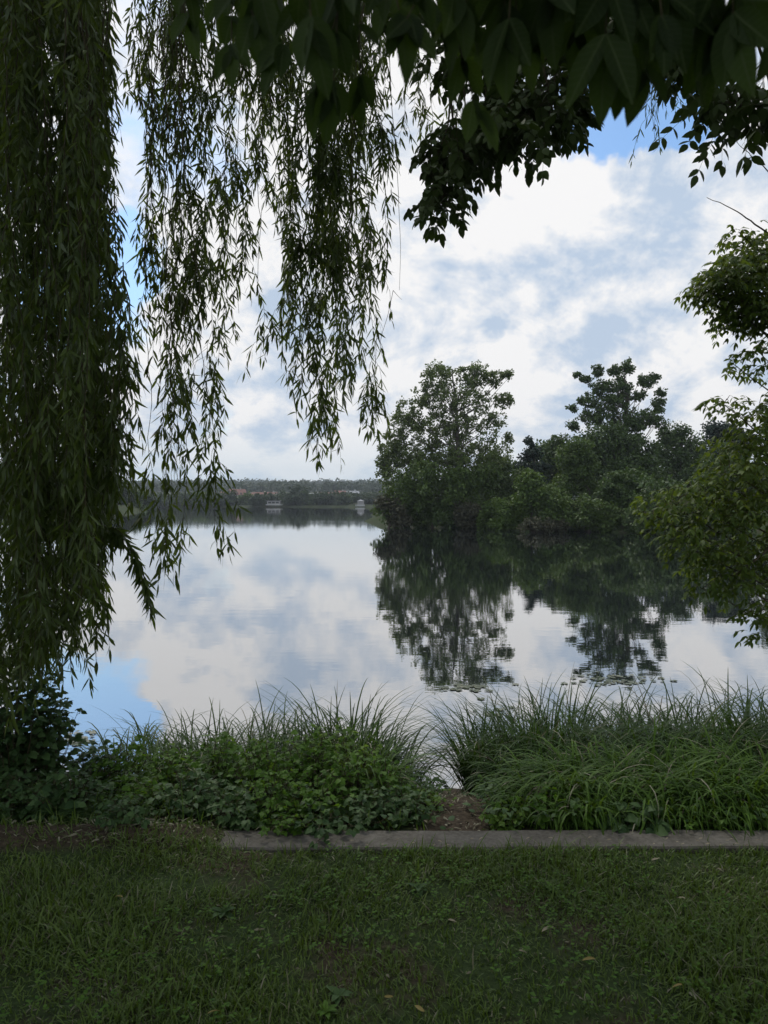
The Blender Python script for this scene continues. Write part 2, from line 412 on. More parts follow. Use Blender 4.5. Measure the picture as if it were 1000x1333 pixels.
    skyb = vmath('MULTIPLY', sky.outputs[0], (.72, .92, 1.1))
    L(mask, fin.inputs[0]); L(skyb, fin.inputs[6]); L(hz.outputs[2], fin.inputs[7])
    L(fin.outputs[2], bg.inputs[0])
# gaps of blue (negative) and solid cover (positive); px, py, radius, weight
BLUE = [(810, 125, 100, -.55), (850, 160, 70, -.35), (170, 340, 60, -.42), (250, 100, 150, -.12), (640, 330, 330, .30), (350, 500, 250, .25),
        (900, 420, 250, .25), (480, 300, 200, .2), (300, 540, 40, -.22), (110, 385, 90, -.38)]
TONE = [(700, 245, 75, .30), (765, 215, 70, .30), (850, 185, 70, .28), (640, 320, 60, .26), (600, 375, 45, .22), (690, 425, 42, .28), (655, 470, 45, .26), (900, 440, 60, .24), (960, 240, 60, .18),
        (570, 290, 60, -.16), (540, 450, 55, -.20), (820, 365, 95, -.22), (760, 480, 60, -.16), (900, 300, 50, -.12), (655, 432, 22, -.3), (470, 380, 60, .05),
        (230, 240, 90, .18), (180, 430, 50, .20), (300, 590, 60, .24), (430, 580, 60, .18), (360, 440, 50, .18), (340, 500, 40, -.22), (440, 530, 40, -.2), (250, 520, 35, -.18), (420, 300, 70, .12)]
build_world()
sc.world.cycles.sampling_method = 'MANUAL'; sc.world.cycles.sample_map_resolution = 512

# ------------------------------------------------------------------ terrain
def ground_z(x, y):
    x = np.asarray(x, float); y = np.asarray(y, float)
    sh = .35 * vnoise(x * .8 + 3, y * 0 + 7) + 1.3 * sstep(2.6, 5.5, x) + .5 * sstep(-1.2, -4, x)
    yy = y - sh
    near = -.03 * sstep(3.5, 3.7, y) - .47 * sstep(3.9, 5.45, yy) - 1.1 * sstep(5.3, 9, yy)
    near = near + .03 * vnoise(x * 1.7, y * 1.7) + .012 * vnoise(x * 6, y * 6)
    near = near + .062 * sstep(-.40, -1.15, x + .5 * vnoise(x * 3, x * 0 + 2)) * np.exp(-((y - 3.5) / .16) ** 2)
    near = near - .035 * sstep(-1.0, -.55, x) * sstep(3.34, 3.38, y) * sstep(3.62, 3.58, y)
    near = np.where(y > 12, -1.6, near)
    w = 3.0 * vnoise(x * .12, y * .12)
    d1 = np.minimum(np.minimum(x + 1.2, (y - np.maximum(60 - .72 * x, 32)) * .81), 190 - y) + w
    right = -1.6 + 2.3 * sstep(-3, 4.5, d1) + np.maximum(d1, 0) * .02
    d2 = np.minimum(np.minimum(-.318 * y - x, y - 147), 215 - y) + w
    left = -1.6 + 2.3 * sstep(-3, 5, d2)
    d3 = y - 252 - 14 * vnoise(x * .02, 3 + y * 0)
    far = -1.6 + 2.0 * sstep(-4, 6, d3) + 7.0 * sstep(40, 240, d3) + (12 + 5 * vnoise(x * .004 + 9, y * .002)) * sstep(250, 800, d3)
    return np.maximum(np.maximum(near, right), np.maximum(left, far))

def terrain():
    xs = np.concatenate([-np.geomspace(6.2, 1600, 70)[::-1], np.linspace(-6, 6, 97), np.geomspace(6.2, 1600, 70)])
    ys = np.concatenate([np.linspace(-40, .4, 12), np.linspace(.5, 9, 100), np.geomspace(9.2, 1700, 130)])
    X, Y = np.meshgrid(xs, ys); Z = ground_z(X, Y)
    mb = MB(); nx, ny = len(xs), len(ys)
    i = np.arange(ny - 1)[:, None] * nx; j = np.arange(nx - 1)[None, :]
    mb.add(np.stack([X, Y, Z], -1), [np.stack([i + j, i + j + 1, i + nx + j + 1, i + nx + j], -1).reshape(-1, 4)])
    tag(mb.build('ground', M['ground']), 'earth under the grass sloping down to the lake and round its shores', 'ground', kind='structure')
    wb = MB(); wb.add([(-1500, 3.9, WATER), (1500, 3.9, WATER), (1500, 420, WATER), (-1500, 420, WATER)], [[(0, 1, 2, 3)]], 0, False)
    tag(wb.build('lake_water', M['water']), 'calm lake mirroring the clouds and trees', 'water', kind='structure')
terrain()

# concrete edging strip along the top of the bank, worn and broken at the edges
def kerb():
    r = rng_(3); mb = MB()
    xs = np.linspace(-6, 6, 241)
    f = 3.385 + .012 * vnoise(xs * 2.1, xs * 0) + .008 * vnoise(xs * 13, xs * 0 + 5) + .012 * sstep(0, 3, -xs)
    b = 3.565 + .012 * vnoise(xs * 2.3, xs * 0 + 9) + .006 * vnoise(xs * 15, xs * 0 + 2)
    z = .010 + .008 * vnoise(xs * 1.3, xs * 0 + 4)
    prof = [(f, z - .16), (f, z - .008), (f + .008, z), ((f + b) / 2, z + .003), (b - .008, z), (b, z - .008), (b, z - .16)]
    V = np.stack([np.stack([xs, y, zz + 0 * xs], -1) for y, zz in prof], 1)
    n, k = len(xs), len(prof)
    i = np.arange(n - 1)[:, None] * k; j = np.arange(k - 1)[None, :]
    mb.add(V, [np.stack([i + j, i + j + 1, i + k + j + 1, i + k + j], -1).reshape(-1, 4)], 0, False)
    tag(mb.build('concrete_kerb', M['concrete']), 'worn grey concrete edging strip between the lawn and the reed bank', 'kerb')
kerb()

# ------------------------------------------------------------------ lawn
def lawn():
    r = rng_(11); n = 320000
    x = r.uniform(-4.4, 4.4, n); y = r.uniform(.9, 3.6, n)
    patch = vnoise(x * 1.6 + 4, y * 2.2) + .5 * vnoise(x * 4.5, y * 5.5 + 8)
    bare = np.exp(-(((x - .20) / .16) ** 2 + ((y - 3.0) / .09) ** 2)) + np.exp(-(((x + .62) / .25) ** 2 + ((y - 3.08) / .08) ** 2)) \
        + .8 * np.exp(-(((x + 1.55) / .35) ** 2 + ((y - 3.36) / .09) ** 2)) + .7 * np.exp(-(((x + .55) / .3) ** 2 + ((y - 3.38) / .07) ** 2))
    keep = r.random(n) < np.clip(.92 + 1.2 * patch - .95 * bare, .06, 1)
    keep &= y < 3.40 + .03 * vnoise(x * 5, x * 0) + np.where((x > 1.1) & (r.random(n) < .25), .08, 0) + np.where(r.random(n) < .22, .17 * sstep(-.55, -.85, x + .15 * vnoise(y * 9, x * 4)), 0)
    x, y, patch = x[keep], y[keep], patch[keep]; n = len(x)
    tall = 1 + .9 * np.clip(patch, -.3, .6) + .9 * np.exp(-(((x + .50) / .22) ** 2 + ((y - 3.0) / .12) ** 2)) + .35 * sstep(3.2, 3.38, y)
    L = r.lognormal(math.log(.037), .35, n) * tall
    az = r.uniform(0, 2 * np.pi, n); lean = np.abs(r.normal(0, .55, n))
    comb = np.stack([.25 * vnoise(x * 2, y * 2 + 3), .25 * vnoise(x * 2 + 9, y * 2), np.zeros(n)], -1) * 2
    D = np.stack([np.cos(az) * np.sin(lean), np.sin(az) * np.sin(lean), np.cos(lean)], -1) + comb
    N = np.stack([-np.cos(az), -np.sin(az), .3 + 0 * az], -1) + .3 * r.normal(size=(n, 3))
    P = np.stack([x, y, ground_z(x, y) - .004], -1)
    W = r.uniform(.0013, .0032, n) * (1 + .25 * (tall - 1))
    dry = r.random(n) < .12
    ls, ld = LS(), LS()
    ls.add(P[~dry], D[~dry], N[~dry], L[~dry], W[~dry], r.uniform(.1, .75, (~dry).sum()))
    ld.add(P[dry], D[dry] * [1.6, 1.6, .8], N[dry], L[dry] * .9, W[dry] * .8, r.uniform(.2, .9, dry.sum()))
    mb = MB(); ls.emit(mb, BLADE, 0, .2); ld.emit(mb, BLADE, 1, .2)
    # clover and small weeds low between the blades
    m = 5200; cx = r.uniform(-4, 4, m); cy = r.uniform(1.2, 3.4, m)
    kk = vnoise(cx * 1.3 + 20, cy * 1.8) > .08; cx, cy = cx[kk], cy[kk]
    cl = LS()
    for a in range(3):
        th = r.uniform(0, 2 * np.pi, len(cx)) * .2 + a * 2.09
        Dd = np.stack([np.cos(th), np.sin(th), .25 + 0 * th], -1)
        cl.add(np.stack([cx, cy, ground_z(cx, cy) + r.uniform(.015, .045, len(cx))], -1), Dd, (0, 0, 1), r.uniform(.010, .018, len(cx)), .006, .1)
    cl.emit(mb, OVATE, 2, .1)
    tag(mb.build('lawn_grass', [M['lawn'], M['dry'], M['nettle']]), 'short rough lawn grass in the shade before the kerb', 'grass', kind='stuff')
lawn()

# ------------------------------------------------------------------ willow
def hang_strand(r, mb_tube, ls, top, bottom_z, leafy=(0, 1), dens=1.0, sway=.05, leafL=.086, bend=(0, 0), thick=.0035, wide=1.0):
    """one drooping shoot with its side twigs; leaves go into ls"""
    top = np.asarray(top, float); Lh = max(.2, top[2] - bottom_z); n = max(5, int(Lh / .09))
    t = np.linspace(0, 1, n)
    d = np.cumsum(r.normal(0, sway / math.sqrt(n), (n, 2)), axis=0); d -= d[0]
    ph = r.uniform(0, 6.28, 2)
    pts = np.stack([top[0] + d[:, 0] + bend[0] * t ** 2 + .03 * np.sin(5 * t + ph[0]), top[1] + d[:, 1] + bend[1] * t ** 2 + .03 * np.sin(4 * t + ph[1]), top[2] - Lh * t], -1)
    mb_tube.tube(pts, np.linspace(thick, .0011, n), 4, 1)
    def pt(s): return np.stack([np.interp(s, t, pts[:, a]) for a in range(3)], -1)
    # leaves right on the shoot
    def leaves_on(P, T, base):
        m = len(P); az = base + np.arange(m) * 2.4 + r.normal(0, .5, m)
        rad = np.stack([np.cos(az), np.sin(az), np.zeros(m)], -1)
        ang = r.normal(.72, .33, m)
        D = T * np.cos(ang)[:, None] + rad * np.sin(ang)[:, None] + [0, 0, -.35]
        ls.add(P, D, rad + .6 * r.normal(size=(m, 3)), r.normal(leafL, .022, m).clip(.035, .14), r.normal(leafL * .085, .0012, m).clip(.004, .011), r.uniform(-.15, .3, m))
    a, b = leafy; s0, s1 = a, b
    m = int(Lh * (s1 - s0) / .030 * min(1, dens))
    if m > 0:
        s = np.sort(r.uniform(s0, s1, m)); leaves_on(pt(s), np.array([0, 0, -1.0]) + 0 * pt(s), r.uniform(0, 6))
    # side twigs
    k = int(Lh * (s1 - s0) / .085 * dens)
    cen = r.uniform(s0, s1, max(2, int(Lh * (s1 - s0) / .55) + 1))
    pick = np.where(r.random(k) < .68, np.clip(r.choice(cen, k) + r.normal(0, .10 / max(.4, Lh), k), s0, s1 - .02), r.uniform(s0, max(s0 + .01, s1 - .04), k))
    for s in pick:
        base = pt(np.array([s]))[0]; az = r.uniform(0, 6.28); ln = r.uniform(.12, .40) * (1 - .3 * s)
        q = np.linspace(0, 1, 5); out = r.uniform(.3, .8) * ln * wide
        tw = np.stack([base[0] + np.cos(az) * out * np.sqrt(q), base[1] + np.sin(az) * out * np.sqrt(q), base[2] - ln * q ** 1.2 * .95], -1)
        mb_tube.tube(tw, np.linspace(.0013, .0007, 5), 3, 1)
        m = max(3, int(ln / .026)); u = np.sort(r.uniform(.1, 1, m))
        P = np.stack([np.interp(u, q, tw[:, c]) for c in range(3)], -1)
        T = nrm(np.gradient(tw, axis=0)); Tm = np.stack([np.interp(u, q, T[:, c]) for c in range(3)], -1)
        leaves_on(P, Tm, r.uniform(0, 6))
        ls.add(tw[-1:], [T[-1] + [0, 0, -.3]], rdir(r, 1), leafL * .9, leafL * .08, .1)

def limb(mb, pts, r0, r1, sides=8, sub=6, jit=0.0, r=None):
    pts = np.asarray(pts, float); n = len(pts)
    # Catmull-Rom through the control points
    P = np.vstack([2 * pts[0] - pts[1], pts, 2 * pts[-1] - pts[-2]])
    out = []
    for i in range(1, n):
        a, b, c, d = P[i - 1], P[i], P[i + 1], P[i + 2]
        for t in np.linspace(0, 1, sub, endpoint=(i == n - 1)):
            out.append(.5 * ((2 * b) + (c - a) * t + (2 * a - 5 * b + 4 * c - d) * t * t + (3 * b - a - 3 * c + d) * t ** 3))
    out = np.array(out)
    if jit: out[1:-1] += r.normal(0, jit, out[1:-1].shape)
    mb.tube(out, np.linspace(r0, r1, len(out)), sides)
    return out

def leaf_cloud(r, ls, centre, rad, n, L, W, flat=1.0, droop=.3, shell=2.2):
    """n leaf faces spread through one clump, facing outwards and up"""
    c = np.asarray(centre, float)
    d = rdir(r, n); rr = r.random(n) ** (1 / shell)
    P = c + d * rr[:, None] * np.array([rad, rad, rad * flat]) * r.uniform(.6, 1.35, 3)
    D = d + .9 * r.normal(size=(n, 3)) + [0, 0, -droop]
    N = d * .6 + [0, 0, .7] + .6 * r.normal(size=(n, 3))
    s = r.uniform(.65, 1.25, n)
    ls.add(P, D, N, L * s, W * s, r.uniform(-.1, .35, n))

def willow():
    base = np.array([-5.6, 2.6, 0.0])
    t = thing('willow_tree', 'tall weeping willow at the left whose drooping leafy shoots curtain the view', 'tree', base)
    r = rng_(21)
    tb = MB()
    limb(tb, [base + [0, 0, -.2], base + [.1, 0, 1.2], base + [.35, .2, 2.8], base + [.6, .4, 4.4]], .42, .27, 12, 6, .015, r)
    for ang in np.linspace(0, 6.28, 7)[:-1]:
        limb(tb, [base + [.25 * math.cos(ang), .25 * math.sin(ang), .35], base + [.45 * math.cos(ang), .45 * math.sin(ang), .02], base + [.75 * math.cos(ang), .75 * math.sin(ang), -.12]], .16, .06, 6, 4)
    tb.build('trunk', M['bark'], t, base)
    fork = base + [.6, .4, 4.3]
    for tgt in ([-2.6, 4.6, 6.2], [-1.0, 6.2, 6.9], [0.6, 5.2, 6.8], [2.6, 5.4, 6.9], [-4.2, 6.0, 6.2], [-3.0, 2.6, 7.2], [-6.6, 4.8, 7.0]):
        lb = MB(); mid = (fork + tgt) / 2 + [0, 0, .6]
        limb(lb, [fork - [0, 0, .25], fork * .6 + mid * .4, mid, np.array(tgt)], .15, .035, 8, 7, .02, r)
        lb.build('limb', M['bark'], t, base)
    def hang(specs):
        mb = MB(); ls = LS()
        for s in specs: hang_strand(r, mb, ls, *s[:2], **s[2])
        ls.emit(mb, LANCE, 0, .3)
        mb.build('hanging_branch', [M['willow'], M['twig']], t, base)
    def S(px, d, ytop, ybot, **kw):
        p = at(px, ytop, d); return (p, at(px, ybot, d)[2], kw)
    # the solid curtain at the far left
    ex = [-260, -100, 40, 70, 82, 125, 137, 160, 178]
    ey = [930, 905, 890, 875, 800, 790, 700, 640, 590]
    for i in range(30):
        cx = r.uniform(-180, 122) if i < 19 else (70, 86, 98, 108, 116, 122, 128, 112, 96, 50, 124)[i - 19]; cd = r.uniform(3.5, 5.4); sp = []
        for _ in range(4):
            px = min(cx + r.normal(0, 12), 140); d = cd + r.normal(0, .15)
            yb = np.interp(px, ex, ey) - r.exponential(55) * (0 if r.random() < .3 else 1)
            sp.append(S(px, d, r.uniform(-160, -60), yb, dens=r.uniform(.5, .85), sway=.10 if px < 80 else .05, wide=.7 if px < 80 else .42))
        hang(sp)
    # lower thin ends of that curtain
    for px, y0, y1 in ((78, 600, 838), (96, 640, 862), (122, 640, 868), (88, 560, 812), (110, 600, 800), (60, 560, 876), (30, 600, 884), (134, 560, 720), (150, 480, 668), (150, 330, 640), (158, 400, 600), (20, 640, 880)):
        hang([S(px, 3.7, y0 - 60, y1, dens=1.1, sway=.04, wide=.5), S(px + r.uniform(-8, 8), 4.1, y0 - 80, y1 - r.uniform(15, 60), dens=.9, sway=.04, wide=.5)])
    # the arching sprig that reaches over the water
    mb = MB(); ls = LS()
    pts = limb(mb, [at(118, 690, 3.8), at(150, 688, 3.75), at(172, 715, 3.7), at(188, 752, 3.7), at(198, 790, 3.7)], .003, .001, 4, 5)
    mb.f = [(f, 1, s) for f, m, s in mb.f]
    for s in np.linspace(.12, 1, 80):
        k = s * (len(pts) - 1); i0 = int(min(k, len(pts) - 2)); p = pts[i0] + (pts[i0 + 1] - pts[i0]) * (k - i0)
        T = nrm(pts[i0 + 1] - pts[i0]); ls.add([p], [T + .55 * r.normal(size=3) + [0, 0, -.5]], rdir(r, 1), r.normal(.085, .012), .0072, .15)
        if r.random() < .6:
            for q in range(3): ls.add([p + [0, 0, -.02 * q]], [[r.normal(0, .5), r.normal(0, .5), -1]], rdir(r, 1), r.normal(.08, .012), .007, .1)
    ls.emit(mb, LANCE, 0, .3); mb.build('hanging_branch', [M['willow'], M['twig']], t, base)
    # free strands against the sky: (px, depth, bottom, leafy part, density)
    free = [
        (196, 4.9, 205, (0, 1), 1.1), (188, 5.2, 150, (0, 1), 1.0), (208, 5.4, 330, (.0, 1), 1.1), (215, 5.0, 420, (.05, 1), 1.0), (226, 5.1, 480, (0, 1), 1.25), (236, 4.9, 500, (.1, 1), 1.1),
        (205, 4.8, 480, (.35, 1), 1.0), (196, 4.8, 450, (.72, 1), 1.2), (246, 5.2, 380, (0, 1), 1.1), (257, 5.0, 450, (0, 1), 1.3), (266, 4.9, 440, (.0, 1), 1.3), (276, 5.0, 520, (.05, 1), 1.2),
        (288, 5.1, 568, (.2, 1), 1.05), (294, 4.9, 545, (.55, 1), 1.0), (300, 5.3, 320, (0, 1), 1.0), (310, 5.2, 270, (0, 1), 1.1), (320, 5.3, 270, (.0, 1), .7),
        (214, 4.2, 690, (.74, 1), 1.2), (228, 4.1, 640, (.80, 1), 1.2), (236, 4.0, 716, (.80, 1), 1.4), (222, 4.05, 705, (.84, 1), 1.3), (246, 4.0, 712, (.9, 1), 1.2), (205, 4.3, 610, (.85, 1), 1.0), (214, 4.15, 660, (.72, .8), 1.0),
        (332, 5.2, 240, (0, 1), .9), (340, 5.1, 352, (.3, 1), .9), (338, 5.0, 473, (.84, 1), .95), (352, 5.1, 455, (.87, 1), 1.0), (354, 5.3, 340, (.3, 1), .8), (366, 5.3, 320, (0, 1), .9), (360, 5.2, 215, (0, 1), 1.0),
        (384, 5.1, 430, (.55, 1), 1.0), (378, 5.3, 300, (0, 1), .9), (396, 5.0, 425, (.2, 1), 1.3), (404, 4.9, 500, (.2, 1), 1.4), (414, 4.9, 555, (.15, 1), 1.5), (424, 4.9, 606, (.25, 1), 1.4), (432, 5.0, 585, (.0, 1), 1.5),
        (441, 5.1, 560, (.1, 1), 1.4), (450, 5.0, 545, (.0, 1), 1.4), (456, 5.1, 575, (.35, 1), 1.1), (462, 5.2, 540, (.1, 1), 1.2), (470, 5.3, 470, (.0, 1), 1.3), (478, 5.2, 415, (.0, 1), 1.2), (466, 5.0, 530, (.6, 1), 1.1), (486, 5.4, 320, (0, 1), 1.1), (420, 5.3, 400, (0, 1), 1.4), (440, 5.4, 380, (0, 1), 1.4), (408, 5.4, 330, (0, 1), 1.3),
        (494, 5.5, 185, (.1, 1), .8), (517, 5.3, 180, (.75, 1), .6), (548, 5.6, 150, (.0, 1), .8), (556, 5.7, 190, (.1, 1), .8), (600, 5.7, 170, (.0, 1), .8), (570, 5.6, 200, (.1, 1), .7)]
    run = []
    for k, (px, d, yb, lf, dn) in enumerate(free):
        run.append(S(px, d, -120, yb, leafy=lf, dens=dn * 1.15, sway=.09, wide=.7))
        if len(run) == 2 or k + 1 == len(free) or abs(free[k + 1][0] - px) > 13 or abs(free[k + 1][2] - yb) > 130:     # neighbouring shoots of one twig
            hang(run); run = []
    # upper veil between the strands, ending between rows 110 and 200
    for i in range(8):
        cx, cd = r.uniform(222, 500), r.uniform(5.4, 6.4); hang([S(cx + 14 * q, cd, -130, r.uniform(60, 180), dens=.8, sway=.08, wide=.7) for q in (-1, 0, 1)])
    # bare strings
    hang([S(512, 5.0, -60, 378, leafy=(.2, .21), dens=0, sway=.012, thick=.003)])
    for a in ([(512, 378), (517, 384), (523, 390)], [(512, 378), (505, 410), (495, 448), (503, 478)], [(495, 448), (491, 430), (489, 478)]):
        mb = MB(); limb(mb, [at(x, y, 5.0) for x, y in a], .0018, .001, 4, 5); mb.build('hanging_branch', [M['twig']], t, base)
    for px, yb in ((315, 408), (208, 500), (230, 560), (238, 655), (223, 560), (459, 520)):
        hang([S(px, 4.6, -60, yb, leafy=(.2, .21), dens=0, sway=.015, thick=.0024)])
    # crown over the viewer's head, out of the picture, which shades the lawn
    cb = MB(); cl = LS()
    for i in range(480):
        c = np.array([r.uniform(-8, 2.4), r.uniform(-3.5, 6.5), r.uniform(5.6, 7.8)])
        if c[1] > 3.0 and c[2] < CAMZ + c[1] * .72 + .6: c[2] = CAMZ + c[1] * .72 + r.uniform(.6, 1.6)
        n = 60; d = rdir(r, n); P = c + d * [.5, .5, .45]
        cl.add(P, d * .4 + [0, 0, -1], d + .4 * r.normal(size=(n, 3)), r.uniform(.09, .15, n), .014, .1)
    for i in range(330):        # unseen foliage added behind the viewer to darken the sides facing it
        a = r.uniform(0, 1); c = np.array([-8.5 + 12.5 * a, -4.2 - 1.6 * math.sin(a * 3.1) + r.normal(0, .4), r.uniform(.7, 6.5)])
        n = 55; d = rdir(r, n); P = c + d * [.45, .45, .6]
        cl.add(P, d * .3 + [0, 0, -1], d + .4 * r.normal(size=(n, 3)), r.uniform(.09, .15, n), .014, .1)
    cl.emit(cb, LANCE, 0, .3); cb.build('crown', [M['willow']], t, base)
willow()

# ------------------------------------------------------------------ tree with compound leaves overhead
def pinnate(r, mb, ls, base, dirn, pairs, ll, lw, length, sag=.5, up=(0, 0, 1), mat=1, terminal=True, curl=.12, rach=.0012, spread=.8):
    base = np.asarray(base, float); dirn = nrm(dirn); n = 6
    q = np.linspace(0, 1, n)[:, None]
    pts = base + dirn * length * q + np.array([0, 0, -1.0]) * (sag * length * q ** 2)
    mb.tube(pts, np.linspace(rach, rach * .55, n), 4, mat)
    T = nrm(np.gradient(pts, axis=0)); u = nrm(np.asarray(up, float) + .15 * r.normal(size=3))
    for s in np.linspace(.25, .93, pairs):
        k = s * (n - 1); i = int(min(k, n - 2)); p = pts[i] + (pts[i + 1] - pts[i]) * (k - i); tt = T[i]
        side = nrm(np.cross(tt, u))
        for sg in (-1, 1):
            D = tt * r.normal(.55, .12) + side * sg * spread + np.array([0, 0, -.35]) + .12 * r.normal(size=3)
            ls.add([p], [D], [u + .35 * r.normal(size=3)], ll * r.uniform(.8, 1.1), lw * r.uniform(.85, 1.1), curl + .1 * r.normal())
    if terminal: ls.add([pts[-1]], [T[-1] + .1 * r.normal(size=3)], [u], ll * 1.05, lw, curl)

def broadleaf():
    base = np.array([3.6, -1.6, 0.0]); r = rng_(33)
    t = thing('broadleaf_tree', 'broadleaf tree overhead whose dark compound leaves fringe the top of the view', 'tree', base)
    tb = MB(); limb(tb, [base + [0, 0, -.2], base + [-.1, .1, 1.6], base + [-.3, .5, 3.2], base + [-.5, .9, 4.4]], .2, .13, 10, 6, .01, r)
    tb.build('trunk', M['bark'], t, base)
    # limbs that carry the foliage, all above the picture
    lb = MB()
    l1 = limb(lb, [base + [-.3, .5, 3.2], [2.2, .2, 3.3], [1.0, .75, 2.85], [.1, .95, 2.62], [-.5, 1.05, 2.5]], .06, .009, 8, 8, .006, r)
    limb(lb, [base + [-.4, .8, 4.2], [2.2, 2.2, 5.0], [1.5, 3.8, 5.15], [.6, 4.7, 5.15]], .07, .012, 8, 8, .01, r)
    limb(lb, [base + [-.5, .9, 4.3], [2.6, 2.0, 4.8], [2.2, 3.2, 4.6], [1.9, 3.9, 4.5]], .05, .010, 8, 8, .01, r)
    lb.build('limb', M['bark'], t, base)
    # near sprays: lower edge of every spray in the photo at about a metre from the eye
    near = [(262, 70, 1.15), (300, 100, 1.1), (330, 80, 1.0), (360, 80, .95), (392, 168, 1.0), (430, 178, .95), (418, 120, .9), (455, 70, 1.0), (485, 50, 1.1),
            (540, 96, .88), (575, 88, .95), (600, 60, .9), (636, 190, .95), (655, 120, .9), (690, 112, .95), (720, 70, .9), (752, 100, .95), (782, 150, .9), (806, 146, .92), (830, 155, .95), (850, 60, .9),
            (880, 50, .92), (903, 56, .95), (945, 95, .9), (962, 120, .85), (990, 108, .9), (1030, 110, .9), (560, 50, 1.2), (740, 60, 1.2), (290, 50, 1.3), (400, 90, 1.25), (620, 90, 1.25), (500, 20, .9)]
    for px, py, d in near:
        mb = MB(); ls = LS()
        tip = at(px, py, d); ax = np.array([r.normal(0, .22), r.normal(0, .22), -1.0]); ax /= np.linalg.norm(ax)
        ll = r.uniform(.060, .088)
        root = tip - ax * (ll + .16)
        i = np.argmin(np.linalg.norm(l1 - root, axis=1))
        if np.linalg.norm(l1[i] - root) < 1.4: limb(mb, [l1[i], (l1[i] + root) / 2 + [0, 0, .06], root], .004, .002, 5, 5)
        for f, (a, m, s) in enumerate(mb.f): mb.f[f] = (a, 1, s)
        pinnate(r, mb, ls, root, ax, 3, ll, ll * .205, .16, 0.05, up=(r.normal(0, .5), -1, .3), rach=.0016, spread=.42)
        if r.random() < .8:
            a2 = nrm(ax + [r.normal(0, .5), r.normal(0, .4), .25])
            pinnate(r, mb, ls, root + [0, 0, .03], a2, 3, ll * .9, ll * .19, .15, .15, up=(r.normal(0, .5), -1, .3), rach=.0016, spread=.42)
        ls.emit(mb, OVATE_RIB, 0, .42); mb.build('leaf_spray', [M['locust'], M['twig']], t, base)
    # solid dark band of near leaves above the frame edge
    mb = MB(); ls = LS()
    for i in range(64):
        px = r.uniform(270, 1080); d = r.uniform(.95, 1.6)
        pinnate(r, mb, ls, at(px, np.interp(px, [270, 400, 520, 640, 760, 840, 1000], [10, 70, 0, 70, 40, 0, 45]) - r.uniform(0, 80) - 290 / d, d), [r.normal(0, .5), r.normal(0, .5), -1], 5, .066, .0145, .2, .1, up=(r.normal(), -1, r.normal()), spread=.5)
    ls.emit(mb, OVATE_RIB, 0, .42); mb.build('leaf_spray', [M['locust'], M['twig']], t, base)
    # farther clusters: ellipses in the photo at 4 to 5 m
    clusters = [((598, 205, 52, 50, 4.7), (575, 262, 34, 40, 4.7), (560, 225, 20, 35, 4.6), (620, 180, 50, 30, 4.8)), ((690, 150, 60, 48, 4.5), (660, 170, 30, 50, 4.5), (705, 195, 14, 24, 4.4), (745, 160, 26, 30, 4.5), (720, 120, 55, 30, 4.6)),
                ((865, 50, 60, 62, 4.2), (820, 40, 40, 40, 4.3), (900, 90, 30, 30, 4.2), (800, 10, 50, 30, 4.4)), ((965, 140, 40, 22, 3.7), (990, 170, 16, 22, 3.7), (940, 120, 30, 24, 3.8)),
                ((620, 90, 70, 50, 5.0), (760, 70, 60, 40, 5.0), (680, 60, 80, 40, 5.0), (540, 20, 40, 30, 5.0))]
    for cl in clusters:
        mb = MB(); ls = LS(); hub = None
        for px, py, rx, ry, d in cl:
            c = at(px, py, d); m = int(rx * ry / 38)
            top = at(px + r.normal(0, 10), py - ry - 90, d)
            limb(mb, [top, (top + c) / 2 + [.05, 0, 0], c], .008, .003, 5, 6)
            if hub is not None: limb(mb, [hub, (hub + top) / 2 + [0, 0, .05], top], .010, .008, 5, 5)
            hub = top
            for f, (a, mm, s) in enumerate(mb.f): mb.f[f] = (a, 1, s)
            for _ in range(m):
                a = r.uniform(0, 6.28); k = math.sqrt(r.random()) * .85
                p = at(px + rx * k * math.cos(a), py + ry * k * math.sin(a) - 14, d + r.normal(0, .22))
                mb.tube([c, (c + p) / 2 + [0, 0, .015], p], [.0022, .0016, .0011], 4, 1)
                pinnate(r, mb, ls, p, [r.normal(0, .8) + .6 * math.cos(a), r.normal(0, .6), r.normal(-.5, .35)], 3, .075, .021, .12, .4)
        ls.emit(mb, OVATE, 0, .2); mb.build('leaf_spray', [M['locust'], M['twig']], t, base)
    # the open spray of rounded leaflets at the upper right
    mb = MB(); ls = LS()
    for a, b in (((935, 118), (868, 186)), ((945, 130), (905, 190)), ((950, 135), (915, 222)), ((940, 130), (940, 208)), ((965, 140), (957, 178)), ((975, 130), (985, 180)), ((960, 150), (930, 200))):
        A = at(*a, 3.7); B = at(*b, 3.65); dd = B - A; ln = np.linalg.norm(dd)
        limb(mb, [at(940, 125, 3.7), (at(940, 125, 3.7) + A) / 2 + [0, 0, .02], A], .0022, .0014, 4, 4); mb.f[-1] = (mb.f[-1][0], 1, True)
        pinnate(r, mb, ls, A, dd + [0, 0, .08], 5, .068, .018, ln, .12, up=(0, -1, .6), mat=1)
    limb(mb, [at(1010, 60, 3.8), at(975, 100, 3.75), at(940, 125, 3.7)], .005, .002, 5, 6)
    mb.f[-1] = (mb.f[-1][0], 1, True)
    ls.emit(mb, OVATE, 0, .18); mb.build('leaf_spray', [M['locust'], M['twig']], t, base)
    # fine feathery shoots hanging at the right
    for px, d, yb in ((852, 4.6, 178), (862, 4.7, 150), (872, 4.7, 168), (845, 4.8, 140), (986, 4.5, 170), (1000, 4.5, 190), (978, 4.6, 160), (885, 4.8, 140)):
        mb = MB(); ls = LS(); hang_strand(r, mb, ls, at(px, -60, d), at(px, yb, d)[2], (.2, 1), .8, .04, .05)
        ls.emit(mb, LANCE, 0, .2); mb.build('leaf_spray', [M['willow'], M['twig']], t, base)
